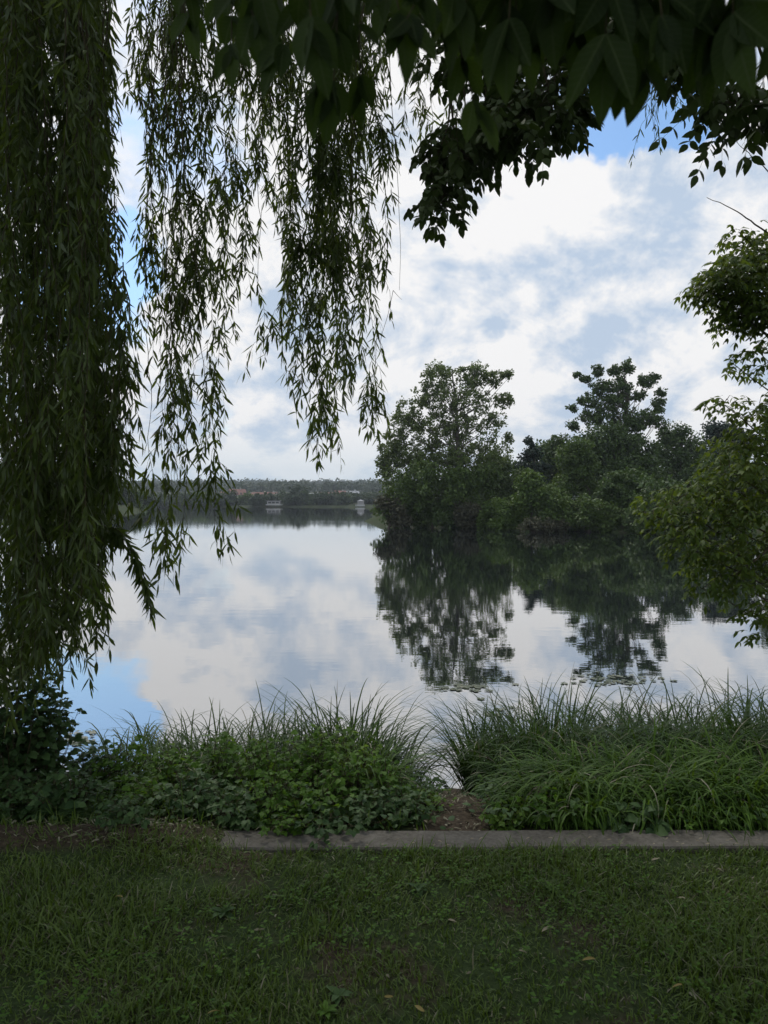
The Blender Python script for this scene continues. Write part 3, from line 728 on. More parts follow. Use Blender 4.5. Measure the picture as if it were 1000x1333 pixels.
    cb = MB(); cl = LS()
    for i in range(340):
        c = np.array([r.uniform(-.5, 6.5), r.uniform(-4.5, 3.2), r.uniform(4.6, 7.0)])
        if c[1] > 1.0: c[2] = max(c[2], CAMZ + c[1] * .8 + 1.2)
        leaf_cloud(r, cl, c, .6, 60, .13, .035)
    for i in range(140):  # unseen foliage added low on the right to cut light on the foreground
        c = np.array([r.uniform(4.6, 7.0), r.uniform(-5.5, 2.2), r.uniform(1.2, 5.0)]); leaf_cloud(r, cl, c, .6, 60, .13, .035)
    cl.emit(cb, OVATE, 0, .2); cb.build('crown', [M['locust']], t, base)
broadleaf()

# ------------------------------------------------------------------ yellow-green tree leaning in from the right
def right_tree():
    base = np.array([4.55, 6.1, float(ground_z(4.55, 6.1))]); r = rng_(44)
    t = thing('ash_leaved_maple', 'yellow-green leafy tree leaning over the water from the right edge', 'tree', base)
    tb = MB(); trunk = limb(tb, [base + [0, 0, -.3], base + [-.05, 0, .9], base + [-.2, -.1, 2.2], base + [-.25, 0, 3.6], base + [-.35, .1, 4.8]], .13, .04, 9, 7, .01, r)
    tb.build('trunk', M['bark'], t, base)
    blobs = [ # px, py, rx, ry, depth
        (965, 372, 54, 50, 5.5), (934, 366, 28, 28, 5.4), (985, 325, 34, 28, 5.6), (965, 408, 30, 24, 5.5), (1010, 390, 40, 60, 5.6), (962, 302, 10, 12, 5.4), (910, 368, 10, 9, 5.35),
        (985, 455, 20, 9, 5.3), (955, 474, 12, 10, 5.3), (1000, 478, 22, 14, 5.4), (940, 525, 22, 14, 5.3), (985, 535, 40, 26, 5.4), (965, 575, 42, 26, 5.4), (1010, 590, 50, 60, 5.5), (950, 612, 50, 24, 5.3),
        (905, 640, 42, 22, 5.2), (870, 655, 30, 20, 5.1), (848, 668, 14, 16, 5.1), (930, 668, 60, 32, 5.2), (985, 655, 45, 45, 5.3), (880, 690, 32, 24, 5.1), (900, 715, 30, 20, 5.1), (945, 715, 46, 24, 5.2), (990, 712, 36, 24, 5.3),
        (935, 745, 36, 20, 5.1), (912, 765, 20, 10, 5.1), (965, 760, 24, 18, 5.1), (992, 742, 22, 20, 5.2), (1000, 800, 24, 26, 4.9), (982, 798, 14, 12, 4.9), (995, 830, 14, 10, 4.9), (1050, 700, 50, 120, 5.6), (1060, 480, 50, 120, 5.8)]
    for i, (px, py, rx, ry, d) in enumerate(blobs):
        mb = MB(); ls = LS()
        c = at(px, py, d); k = int(np.clip((c[2] - base[2] - .3) / 5 * len(trunk), 1, len(trunk) - 1)); root = trunk[max(0, k - 4)]
        limb(mb, [root, root * .5 + c * .5 + [0, 0, .12], c], .016, .003, 5, 7, .008, r)
        m = max(8, int(rx * ry / (7 if i < 8 else 15))); s = d / F
        for _ in range(m):
            v = rdir(r, 1)[0] * r.random() ** .4
            p = c + v * [rx * s, .38, ry * s] * .9
            pinnate(r, mb, ls, p, [v[0] * .9 - .25 + .5 * r.normal(), v[1] + .5 * r.normal(), .15 + .3 * r.normal()], 2, r.uniform(.044, .068), .0112, .07, .55, mat=0, rach=.001)
            if r.random() < .25:
                e = p - v * [rx * s, .38, ry * s] * .5
                mb.tube([p, (p + e) / 2 + [0, 0, .02], e], [.0012, .002, .003], 3, 0)
        ls.emit(mb, OVATE, 1, .25); mb.build('leafy_branch', [M['twig'], M['elder']], t, base)
    mb = MB()
    limb(mb, [at(1090, 345, 5.5), at(1000, 303, 5.4), at(960, 276, 5.35), at(920, 257, 5.3)], .009, .002, 5, 6, .004, r)
    mb.build('bare_branch', [M['twig']], t, base)
    mb = MB()
    limb(mb, [at(1080, 275, 5.6), at(1000, 222, 5.5), at(975, 200, 5.5), at(955, 182, 5.5)], .006, .0015, 5, 6, .004, r)
    mb.build('bare_branch', [M['twig']], t, base)
    mb = MB(); limb(mb, [at(1110, 640, 5.6), at(1030, 690, 5.2), at(985, 728, 5.0), at(958, 748, 4.95)], .018, .004, 6, 7, .004, r)
    mb.build('bare_branch', [M['twig']], t, base)
right_tree()

# ------------------------------------------------------------------ woods on the far side of the inlet
def blob_tree(name, label, cat, seed, d, base_px, blobs, leaf, mat, bark='bark', group=None, trunk_top=None, trunk_r=.22, limbs=True, droop=.3, flat=.85, shell=2.0, asp=.36, fine=False):
    """blobs: (px, py, rx, ry, clumps, clump radius m, leaves per clump) seen at depth d; built in metres at that depth"""
    r = rng_(seed); s = d / F
    bx = (base_px - HX) * s; by = d; base = np.array([bx, by, float(ground_z(bx, by))])
    t = thing(name, label, cat, base, group)
    top = at(*(trunk_top or (base_px, blobs[0][1])), d)
    tb = MB()
    tr = limb(tb, [base - [0, 0, .3], base * .66 + top * .34 + [r.normal(0, .15), r.normal(0, .15), 0], base * .3 + top * .7 + [r.normal(0, .2), r.normal(0, .2), 0], top], trunk_r, trunk_r * .14, 8, 7)
    ls = LS()
    if fine: blobs = [(a, b, c * 1.08, e * 1.08, int(f * (4.2 if mat == 'plane' else 3.4)), g * .60, h * .42) for a, b, c, e, f, g, h in blobs]
    for px, py, rx, ry, nc, cr, per in blobs:
        for _ in range(nc):
            v = rdir(r, 1)[0] * r.random() ** .45
            c = at(px, py, d) + v * np.array([rx * s, min(rx, ry * 1.6) * s * .8, ry * s])
            c[2] = max(c[2], WATER + .15 + r.uniform(0, .5))
            rad = cr * r.uniform(.7, 1.3)
            leaf_cloud(r, ls, c, rad, int(per * r.uniform(.7, 1.3)), leaf, leaf * asp, flat, droop, shell)
            if limbs and r.random() < (.13 if fine else .5):
                hgt = np.clip((c[2] - base[2]) / (top[2] - base[2]) - .16 - .14 * r.random(), .1, .95)
                a = tr[int(hgt * (len(tr) - 1))]
                limb(tb, [a, a * .45 + c * .55 + [0, 0, -.35 * np.linalg.norm(c - a) * .3] + r.normal(0, .12, 3), c], .03 + .014 * np.linalg.norm(c - a) * .3, .012, 5, 4)
    tb.build('trunk', M[bark], t, base)
    mb = MB(); ls.emit(mb, QUADL, 0, .2, False); mb.build('crown', M[mat], t, base)
    return t

blob_tree('plane_tree', 'tallest airy tree at the tip of the wooded point with sky showing through', 'tree', 101, 60, 604,
    [(573, 488, 26, 16, 12, .55, 80), (612, 485, 22, 20, 12, .5, 75), (640, 492, 14, 12, 6, .5, 75), (657, 488, 8, 6, 3, .45, 65), (655, 520, 12, 10, 6, .5, 65), (596, 520, 45, 26, 22, .55, 70), (556, 515, 18, 16, 9, .5, 75), (645, 548, 14, 10, 6, .5, 60), (662, 570, 6, 6, 3, .4, 60),
     (530, 545, 20, 24, 15, .55, 80), (570, 555, 40, 26, 22, .55, 80), (615, 560, 34, 28, 16, .5, 70), (512, 585, 20, 26, 16, .55, 85), (502, 610, 13, 20, 12, .5, 90), (545, 595, 34, 24, 24, .6, 100), (635, 590, 30, 20, 14, .55, 80), (590, 600, 40, 26, 24, .6, 100)],
    .16, 'plane', 'pale_bark', trunk_top=(588, 480), trunk_r=.26, asp=.42, fine=True)
blob_tree('oak_tree', 'dark spreading tree with bare-looking forked top above the ivy', 'tree', 102, 67, 812,
    [(817, 478, 10, 9, 6, .5, 95), (800, 482, 8, 6, 4, .45, 95), (778, 482, 8, 6, 4, .45, 90), (760, 494, 9, 5, 4, .45, 90), (752, 489, 5, 3, 2, .35, 80), (780, 505, 12, 9, 7, .5, 95), (765, 520, 12, 8, 6, .5, 95), (746, 531, 7, 3, 3, .35, 80), (808, 502, 16, 14, 10, .55, 100), (800, 525, 26, 15, 15, .6, 110),
     (838, 496, 12, 9, 7, .5, 95), (852, 492, 5, 5, 3, .4, 80), (860, 510, 6, 4, 3, .4, 80), (832, 516, 10, 8, 5, .5, 90), (858, 530, 8, 12, 7, .5, 95), (842, 545, 14, 10, 8, .55, 95), (860, 552, 8, 9, 4, .5, 90), (748, 556, 9, 6, 4, .45, 80), (775, 545, 20, 12, 10, .6, 110), (815, 550, 30, 18, 18, .7, 120)],
    .17, 'dark_tree', trunk_top=(812, 480), trunk_r=.3, asp=.45, fine=True)
woods = [  # name, label, category, depth, base px, blobs, leaf, mat
 ('ivy_covered_tree', 'ivy-smothered trunk mass below the forked dark tree', 'tree', 65, 800, [(800, 575, 42, 24, 30, .9, 150), (790, 615, 50, 36, 44, .9, 150), (765, 590, 26, 30, 20, .8, 140), (830, 600, 36, 34, 28, .9, 150), (800, 655, 50, 30, 34, .9, 140)], .2, 'dark_tree'),
 ('ivy_covered_tree', 'green ivy column hanging left of the dark wood centre', 'tree', 58, 762, [(762, 600, 14, 30, 14, .55, 140), (768, 640, 12, 36, 16, .5, 140), (745, 590, 20, 22, 14, .6, 140), (740, 630, 26, 34, 22, .7, 140)], .17, 'mid_tree'),
 ('dense_shrub', 'dense dark skirt of bushes below the airy tree', 'shrub', 58, 560, [(560, 630, 56, 32, 44, .75, 150), (530, 655, 38, 26, 26, .7, 140), (590, 655, 44, 30, 32, .75, 140), (615, 620, 36, 26, 24, .7, 140)], .17, 'mid_tree'),
 ('dense_shrub', 'low shrub on the outermost tip of the wooded point', 'shrub', 57, 506, [(512, 665, 16, 18, 14, .55, 120), (500, 655, 10, 10, 6, .5, 100), (522, 678, 14, 10, 8, .5, 110)], .16, 'grey_bush'),
 ('spruce_tree', 'dark bluish pointed conifer between the airy tree and the ivy', 'tree', 66, 690, [(690, 578, 5, 8, 5, .4, 110), (690, 592, 14, 9, 10, .55, 120), (690, 608, 22, 10, 16, .65, 130), (690, 630, 28, 16, 24, .7, 130)], .17, 'blue_conifer'),
 ('broad_tree', 'round dark tree right of the pointed conifer', 'tree', 69, 722, [(725, 585, 22, 18, 18, .8, 140), (715, 610, 28, 26, 24, .9, 140), (730, 645, 30, 30, 24, .9, 130)], .2, 'dark_tree'),
 ('broad_tree', 'rounded green tree left of the pointed conifer', 'tree', 64, 650, [(648, 605, 26, 18, 20, .75, 140), (650, 630, 34, 30, 32, .8, 140), (650, 665, 36, 20, 22, .8, 130)], .18, 'mid_tree'),
 ('bright_shrub', 'bright green hummock of bushes at the water below the conifer', 'shrub', 52, 690, [(688, 625, 15, 10, 12, .55, 140), (695, 645, 26, 14, 20, .6, 140), (672, 660, 26, 18, 20, .6, 140), (660, 680, 26, 12, 14, .55, 130)], .15, 'light_bush'),
 ('bright_shrub', 'domed bush right of the bright hummock at the waterline', 'shrub', 51, 725, [(716, 650, 24, 14, 20, .6, 150), (722, 672, 32, 18, 24, .65, 150)], .15, 'mid_tree'),
 ('grey_shrub', 'grey-brown twiggy bush trailing into the water', 'shrub', 49.5, 700, [(700, 686, 26, 9, 16, .4, 140), (725, 688, 20, 7, 10, .35, 130)], .11, 'grey_bush'),
 ('dense_shrub', 'low bank bush under the ivy column', 'shrub', 50, 768, [(764, 670, 26, 20, 24, .6, 140), (782, 684, 26, 10, 14, .5, 130)], .15, 'mid_tree'),
 ('dense_shrub', 'shelving bush of pale layered leaves below the dark tree', 'shrub', 52, 815, [(815, 630, 30, 14, 18, .6, 140), (812, 655, 36, 16, 22, .6, 140), (815, 682, 34, 12, 18, .55, 130)], .19, 'dark_tree'),
 ('broad_tree', 'bushy green tree right of the dark forked tree', 'tree', 70, 885, [(880, 568, 18, 12, 14, .7, 140), (885, 590, 34, 22, 28, .9, 150), (890, 630, 42, 36, 40, .95, 150)], .2, 'dark_tree'),
 ('poplar_tree', 'tall plumed dark tree behind the yellow-green maple', 'tree', 74, 940, [(940, 560, 18, 12, 14, .7, 150), (955, 572, 30, 20, 24, .9, 150), (935, 600, 36, 30, 34, .95, 150), (940, 645, 44, 34, 36, 1.0, 150)], .2, 'blue_conifer'),
 ('dense_shrub', 'dark bank bush left of the maple branches', 'shrub', 46, 865, [(858, 650, 32, 26, 30, .7, 150), (870, 682, 40, 14, 24, .6, 140)], .17, 'dark_tree'),
 ('broad_tree', 'deep green tree seen through the maple leaves', 'tree', 56, 960, [(955, 620, 40, 40, 40, .9, 150), (940, 670, 50, 26, 34, .85, 140)], .2, 'dark_tree'),
 ('broad_tree', 'dark tree at the right end of the wooded bank', 'tree', 54, 1040, [(1030, 570, 50, 40, 34, 1.0, 150), (1040, 640, 60, 50, 44, 1.0, 150)], .22, 'dark_tree'),
 ('broad_tree', 'shadowed tree filling the gap behind the ivy columns', 'tree', 82, 760, [(720, 620, 50, 40, 34, 1.2, 130), (800, 620, 60, 40, 36, 1.2, 130), (860, 620, 50, 40, 30, 1.2, 130)], .3, 'dark_tree'),
 ('broad_tree', 'shadowed tree filling the gap behind the airy tree skirt', 'tree', 80, 640, [(600, 640, 50, 32, 30, 1.1, 130), (660, 630, 50, 34, 30, 1.1, 130), (545, 655, 30, 20, 14, 1.0, 120)], .3, 'dark_tree')]
for i, (nm, lb, ct, d, bp, bl, lf, mt) in enumerate(woods):
    blob_tree(nm, lb, ct, 200 + i, d, bp, bl, lf, mt, limbs=i % 3 == 0, trunk_r=.14 if ct == 'shrub' else .2, asp=.45)

bank = [(520, 'low bush overhanging the water at the tip of the wooded point', 'dark_tree'), (548, 'low bush at the water below the airy tree', 'mid_tree'), (580, 'dark low bush at the water right below the airy tree trunk', 'dark_tree'),
 (612, 'dull low bush at the water between the airy tree and the bright hummock', 'grey_bush'), (640, 'low green bush left of the bright hummock at the water', 'mid_tree'), (745, 'low bush at the water between the grey twigs and the ivy column', 'dark_tree'),
 (792, 'low green bush at the water under the ivy-smothered trunk', 'mid_tree'), (830, 'low dark bush at the water just left of the maple', 'dark_tree'), (868, 'low bush at the water behind the left maple leaves', 'mid_tree'), (910, 'low dark bush at the water behind the maple', 'dark_tree'), (960, 'low bush at the water behind the right maple leaves', 'dark_tree')]
for i, (px, lb, mt) in enumerate(bank):
    d = 60.5 / (1 + .72 * (px - HX) / F)
    py = HY + 2.1 * F / d
    blob_tree('bank_shrub', lb, 'shrub', 260 + i, d, px, [(px, py - 10, 17, 9, 20, .5, 130), (px, py - 22, 17, 9, 16, .5, 120)], .16, mt, limbs=False, trunk_r=.06, asp=.45, group='low bushes along the wooded bank')

# left shore
left = [(40, 622, 30), (85, 628, 26), (118, 632, 24), (148, 626, 22), (172, 632, 17), (190, 645, 9)]
lbl = ['bushy tree behind the willow curtain on the left shore', 'broad tree second from the willow curtain on the left shore', 'low round tree in the middle of the left shore', 'tallest rounded tree of the left shore beside the open lake',
       'dark tree sloping to the end of the left shore', 'small bush at the very end of the left shore']
for i, ((px, py, w), lb) in enumerate(zip(left, lbl)):
    blob_tree('shore_tree', lb, 'tree', 300 + i, 150 + 3 * i, px, [(px, py + 10, w, 11, 22, 1.0, 70), (px, py + 26, w * 1.1, 12, 26, 1.1, 70)], .42, 'far_tree' if i % 2 else 'dark_tree', limbs=False, group='trees on the left shore', asp=.5)

# far shore: single trees that stand out, and the wood behind them as one mass
far = [(262, 648, 13, 'round tree at the left end of the far shore below a red roof'), (286, 650, 11, 'low tree left of the far gabled house'), (300, 646, 12, 'dark rounded tree before the far gabled house'),
       (322, 650, 9, 'small tree just right of the far gabled house'), (335, 649, 9, 'tree left of the white boathouse on the far shore'), (384, 643, 19, 'largest round willow-like tree right of the white boathouse'),
       (400, 648, 13, 'tree pressed against the largest far shore tree'), (416, 650, 11, 'low wide tree below the long red roofs'), (434, 649, 12, 'round tree right of centre on the far shore'), (449, 651, 8, 'small tree left of the far white pavilion'),
       (484, 650, 11, 'tree right of the far white pavilion'), (236, 650, 12, 'tree left of the far red roofed houses behind the willow strand')]
for i, (px, py, w, lb) in enumerate(far):
    blob_tree('shore_tree', lb, 'tree', 330 + i, 258 + 2 * (i % 4), px, [(px, py + 1, w, 656 - py, 16, 1.3, 60), (px, 655, w * 1.05, 5, 12, 1.2, 50)], .65, 'far_tree' if i % 3 else 'mid_tree', limbs=False, group='trees on the far shore', asp=.5)

def far_wood():
    r = rng_(71); ls = LS()
    def clumps(n, ymin, ymax, hgt, rad, per, leaf, xw):
        for _ in range(n):
            y = r.uniform(ymin, ymax); x = (r.uniform(-.42, .12) if y < 300 else r.uniform(-xw, xw)) * y
            if y < 300 and -.222 < x / y < -.16 or y < 262 and abs(x / y + .149) < .014 or y < 262 and abs(x / y + .032) < .012: continue
            z = float(ground_z(x, y))
            leaf_cloud(r, ls, (x, y, z + hgt * r.uniform(.5, 1)), rad * r.uniform(.7, 1.3), per, leaf, leaf * .5, .8, .1)
    clumps(620, 254, 268, 3.0, 1.7, 40, .7, .62)
    clumps(150, 268, 300, 1.8, 1.5, 40, .8, .62)
    clumps(420, 455, 540, 4.5, 3.2, 34, 1.5, .62)
    clumps(150, 300, 385, 2.0, 1.8, 36, .9, .62)
    clumps(1000, 520, 760, 5.5, 4.2, 50, 1.5, .62)
    clumps(2300, 800, 1080, 7, 6.0, 60, 1.9, .62)
    mb = MB(); ls.emit(mb, QUADL, 0, .1, False)
    tag(mb.build('distant_wood', M['far_tree']), 'hazy woods covering the hills beyond the far shore', 'wood', kind='stuff')
far_wood()

def house(name, label, px, py_base, d, w, dep, h, roof_h, wall, roof, rot=0.0, wins=4, hip=0.0, cat='house'):
    w *= .68; h *= .75; roof_h *= .66; py_base += 1.2; dep *= .8
    p = at(px, py_base, d); base = np.array([p[0], d, p[2]])
    t = thing(name, label, cat, base); t.rotation_euler = (0, 0, rot)
    wb = MB(); wb.box((-w/2, -dep/2, -3), (w/2, dep/2, h)); 
    wb.add([(-w/2, -dep/2, h), (-w/2, dep/2, h), (-w/2 + hip, 0, h + roof_h - .25), (w/2, -dep/2, h), (w/2, dep/2, h), (w/2 - hip, 0, h + roof_h - .25)], [[(0, 2, 1), (3, 4, 5)]], 0, False)
    wb.build('wall', M[wall], t)
    e = .5; rb = MB()
    z0 = h - e * roof_h / (dep / 2); V = []
    for dz in (0, .25):
        V += [(-w/2 - e, -dep/2 - e, z0 + dz), (w/2 + e, -dep/2 - e, z0 + dz), (w/2 + e - hip, 0, h + roof_h + dz), (-w/2 - e + hip, 0, h + roof_h + dz), (w/2 + e, dep/2 + e, z0 + dz), (-w/2 - e, dep/2 + e, z0 + dz)]
    rb.add(V, [[(6, 7, 8, 9), (9, 8, 10, 11), (0, 3, 2, 1), (3, 5, 4, 2), (0, 1, 7, 6), (4, 5, 11, 10)], [(1, 2, 8), (1, 8, 7), (2, 4, 10), (2, 10, 8), (0, 6, 9), (0, 9, 3), (3, 9, 11), (3, 11, 5)]], 0, False)
    ro = rb.build('roof', M[roof], t)
    cb = MB(); cb.box((w * .18, -.4, h + roof_h * .5), (w * .18 + .7, .3, h + roof_h + .9)); cb.build('chimney', M[wall], ro)
    for i in range(wins):
        x = -w/2 + (i + .5) * w / wins
        for zz in ([.9] if h < 4 else [.9, 3.6]):
            b = MB(); b.box((x - .55, -dep/2 - .06, zz), (x + .55, -dep/2 + .03, zz + 1.4)); b.build('window', M['window'], t)
house('village_house', 'red roofed house at the left end of the far village', 267, 653, 400, 13, 9, 3.4, 3.6, 'wall_cream', 'roof_red', .2)
house('village_house', 'big white gabled house with steep red roof in the far village', 309, 652, 410, 12, 9, 5.6, 4.0, 'wall_white', 'roof_red', .5)
house('village_house', 'cream house with red roof left of the big gabled house', 297, 652, 420, 11, 8, 4.6, 3.2, 'wall_cream', 'roof_red', -.1)
house('village_house', 'long red roofed house behind the white boathouse', 340, 652, 415, 14, 9, 4.2, 3.0, 'wall_cream', 'roof_red', .05)
house('village_house', 'small red roofed house just left of the largest round tree', 353, 651, 430, 10, 8, 4.2, 2.8, 'wall_white', 'roof_red', -.25)
house('village_house', 'low white shed with grey roof in the far village', 410, 650, 430, 9, 7, 4.0, 1.2, 'wall_white', 'roof_grey', .1)
house('village_house', 'long low red roofed row above the trees in the far village', 425, 650, 440, 20, 8, 3.6, 2.6, 'wall_white', 'roof_red', 0, 7)
house('village_house', 'white walled house with small red roof right of the long row', 443, 650, 430, 9, 8, 5, 2.4, 'wall_white', 'roof_red', .3)
house('village_house', 'grey house with pale roof near the right of the far village', 459, 651, 400, 9, 8, 4.4, 3.0, 'wall_grey', 'roof_grey', .35, 3)

def boathouse():
    d = 254; p = at(357, 661, d); base = np.array([p[0], d, WATER])
    t = thing('boathouse', 'low white boathouse standing at the edge of the far shore', 'boathouse', base)
    b = MB(); b.box((-2.2, -1.5, .9), (2.2, 2.5, 2.0)); b.build('wall', M['wall_white'], t)
    b = MB(); b.box((-2.4, -1.7, 2.003), (2.4, 2.7, 2.15)); b.build('roof', M['roof_grey'], t)
    b = MB(); b.box((-2.6, -2.0, .6), (2.6, 2.7, .897)); b.build('deck', M['wall_grey'], t)
    for x in (-2.3, -.8, .8, 2.3):
        b = MB(); b.tube([(x, -1.8, -1), (x, -1.8, .6)], .1, 6); b.build('post', M['bark'], t)
    for x in (-1.3, 0, 1.3):
        b = MB(); b.box((x - .5, -1.56, 1.25), (x + .5, -1.47, 1.75)); b.build('window', M['window'], t)
    d = 252; p = at(469, 662, d); base = np.array([p[0], d, WATER])
    t = thing('pavilion', 'small white stepped pavilion at the right of the far shore', 'pavilion', base)
    b = MB(); b.box((-1.6, -1, -.5), (1.6, 1.5, .8)); b.build('plinth', M['wall_grey'], t)
    b = MB(); b.box((-.9, -.8, .803), (1.3, 1.2, 2.0)); b.build('wall', M['wall_white'], t)
    b = MB(); b.add([(-1.1, -1, 2.003), (1.5, -1, 2.003), (1.5, 1.4, 2.003), (-1.1, 1.4, 2.003), (.2, .2, 2.6)], [[(0, 1, 4), (1, 2, 4), (2, 3, 4), (3, 0, 4)], [(3, 2, 1, 0)]], 0, False); b.build('roof', M['roof_grey'], t)
boathouse()

# ------------------------------------------------------------------ plants on the near bank
def sedge(label, seed, px, d, n, hgt, spread, group, lean=(0, 0), mats=('sedge', 'dry'), upright=.5, width=.0052, dryf=.05, droop=1.0, name='sedge_tussock', arch=.72):
    r = rng_(seed); x = (px - HX) / F * d; z = float(ground_z(x, d)); base = np.array([x, d, max(z, WATER - .1)])
    n = int(n)
    a = r.uniform(0, 6.28, n); k = np.sqrt(r.random(n))
    P = np.stack([x + spread * k * np.cos(a), d + spread * .7 * k * np.sin(a), np.zeros(n)], -1)
    P[:, 2] = np.maximum(ground_z(P[:, 0], P[:, 1]), WATER - .15) - .02
    az = a + r.normal(0, .9, n); tilt = np.abs(r.normal(.12, upright * .55, n)) + .18 * k
    D = np.stack([np.cos(az) * np.sin(tilt) + lean[0], np.sin(az) * np.sin(tilt) + lean[1], np.cos(tilt)], -1)
    N = np.stack([-np.cos(az), -np.sin(az), .35 + 0 * az], -1) + .25 * r.normal(size=(n, 3))
    L = hgt * (.86 if name == 'reed_tussock' else .96) * r.uniform(.5, 1.15, n); c = np.clip(r.normal(arch + .34, .34, n), 0.55, 1.7) * droop
    dm = r.random(n) < dryf
    mb = MB(); A, B = LS(), LS()
    W = width * r.uniform(.6, 1.25, n)
    A.add(P[~dm], D[~dm], N[~dm], L[~dm], W[~dm], c[~dm]); B.add(P[dm], D[dm], N[dm], L[dm], W[dm] * .8, c[dm])
    GB = tmpl([(0, .6), (.2, 1), (.4, 1), (.55, .92), (.68, .8), (.78, .66), (.87, .48), (.95, .25), (1, 0)])
    A.emit(mb, GB, 0, .3, tip=1.7); B.emit(mb, GB, 1, .3, tip=1.7)
    o = mb.build(name, [M[m] for m in mats], None, base)
    return tag(o, label, 'sedge', group)

RB = 'sedge tussocks on the right bank'; LB = 'reed tussocks on the left bank'
S_ = [ # label, px, depth, blades, height, spread
 ('upright reed tussock at the water edge right beside the muddy path', 624, 4.9, 240, .74, .08, dict(upright=.18, droop=.6)),
 ('dark sedge tussock second from the muddy path at the back', 668, 4.95, 400, .88, .17, dict(upright=.3)),
 ('tall sedge tussock with a spiky tip left of the lily pads', 706, 5.0, 420, .98, .2, dict(upright=.35, droop=.8)),
 ('bluish arching sedge tussock below the lily pads', 745, 5.0, 520, .96, .26, dict(upright=.5)),
 ('bluish sedge tussock under the reflection of the forked tree', 800, 5.05, 560, 1.0, .27, dict(upright=.5)),
 ('tallest sedge hummock at the centre of the right bank', 860, 5.0, 620, 1.0, .28, dict(upright=.55)),
 ('dark drooping sedge tussock right of the tallest hummock', 915, 5.0, 560, .98, .27, dict(upright=.55)),
 ('spiky sedge tussock near the right edge at the back', 965, 5.0, 480, .95, .25, dict(upright=.4)),
 ('sedge tussock at the right edge behind the others', 1025, 5.0, 480, .95, .28, dict()),
 ('sedge tussock just beyond the right edge of the view', 1090, 4.9, 420, .9, .28, dict()),
 ('middle sedge tussock leaning over the muddy path', 672, 4.45, 360, .56, .15, dict(lean=(.05, -.05))),
 ('middle arching sedge tussock with silvery blades', 725, 4.5, 460, .66, .22, dict(lean=(0, -.1))),
 ('middle sedge tussock under the bluish hummock', 770, 4.5, 480, .70, .25, dict(lean=(0, -.12))),
 ('middle sedge tussock with blades sweeping left', 850, 4.5, 480, .70, .25, dict(lean=(-.15, -.1))),
 ('middle sedge tussock in the shade of the back row', 925, 4.5, 460, .68, .25, dict(lean=(0, -.12))),
 ('middle sedge tussock at the right edge', 1000, 4.5, 440, .68, .26, dict()),
 ('front sedge clump with long arching silvery blades', 725, 4.05, 380, .44, .18, dict(lean=(.05, -.1), upright=.75, arch=1.0)),
 ('front sedge hummock at the middle of the right bank', 770, 4.05, 480, .52, .23, dict(lean=(0, -.12), upright=.75, arch=1.0)),
 ('front sedge hummock with bright drooping tips', 840, 4.05, 480, .52, .23, dict(lean=(.05, -.12), upright=.75, arch=1.0)),
 ('front grassy hummock left of the right edge', 910, 4.0, 420, .50, .22, dict(lean=(0, -.1), upright=.7, arch=.95)),
 ('front grassy hummock at the right edge', 985, 4.0, 420, .50, .24, dict(lean=(0, -.1), upright=.7, arch=.95)),
 ('low grass fringe behind the kerb at right', 760, 3.8, 260, .34, .2, dict(upright=.7, arch=.95)),
 ('low grass fringe behind the kerb near the broad dock leaves', 870, 3.8, 260, .36, .2, dict(upright=.7, arch=.95)),
 ('low grass fringe behind the kerb at the right edge', 965, 3.8, 260, .36, .2, dict(upright=.7, arch=.95)),
 ('low grass fringe at the right corner of the muddy path', 690, 3.85, 220, .30, .12, dict(upright=.7, arch=.95))]
for i, (lb, px, d, n, h, sp, kw) in enumerate(S_):
    if d > 4.3: kw['mats'] = ('dark_sedge', 'dry')
    if 4.3 < d < 4.6: h *= .8; n *= .8
    sedge(lb, 500 + i, px, d, n, h, sp, RB, **kw)
T_ = [('thin reed tuft with a bent blade at the left end of the left bank', 165, 4.95, 90, .86, .12, dict(upright=.25, width=.005)),
 ('sparse reed tuft left of the leafy bank centre', 205, 5.0, 160, .84, .16, dict(upright=.3)),
 ('reed tuft third from the left on the left bank', 250, 5.05, 240, .88, .18, dict(upright=.35)),
 ('broad reed tuft behind the nettles at the bank centre', 300, 5.05, 300, .92, .2, dict(upright=.35)),
 ('reed tuft in the middle of the left bank', 350, 5.05, 320, .94, .2, dict(upright=.35)),
 ('dense reed tuft left of the tallest reeds', 400, 5.0, 320, .92, .19, dict(upright=.35)),
 ('tallest dark reed tuft of the left bank', 446, 5.0, 340, 1.04, .17, dict(upright=.25, droop=.8)),
 ('reed tuft right of the tallest reeds', 478, 4.95, 320, .92, .15, dict(upright=.3)),
 ('leaning reed tuft at the right end of the left bank', 506, 4.85, 180, .76, .11, dict(lean=(.06, 0), upright=.28)),
 ('short bent reeds beside the muddy path on its left', 538, 4.75, 30, .42, .08, dict(lean=(.2, 0), upright=.5, droop=1.2)),
 ('bright grassy tuft among the nettles below the tallest reeds', 480, 4.3, 260, .58, .15, dict(upright=.4)),
 ('grassy tuft among the nettles at the bank centre', 330, 4.5, 220, .62, .18, dict(upright=.4)),
 ('grassy tuft behind the brambles at left', 230, 4.5, 160, .6, .16, dict(upright=.4))]
for i, (lb, px, d, n, h, sp, kw) in enumerate(T_):
    if i < 9: kw['mats'] = ('dark_sedge', 'dry')
    sedge(lb, 540 + i, px, d, n, h, sp, LB, name='reed_tussock', **kw)

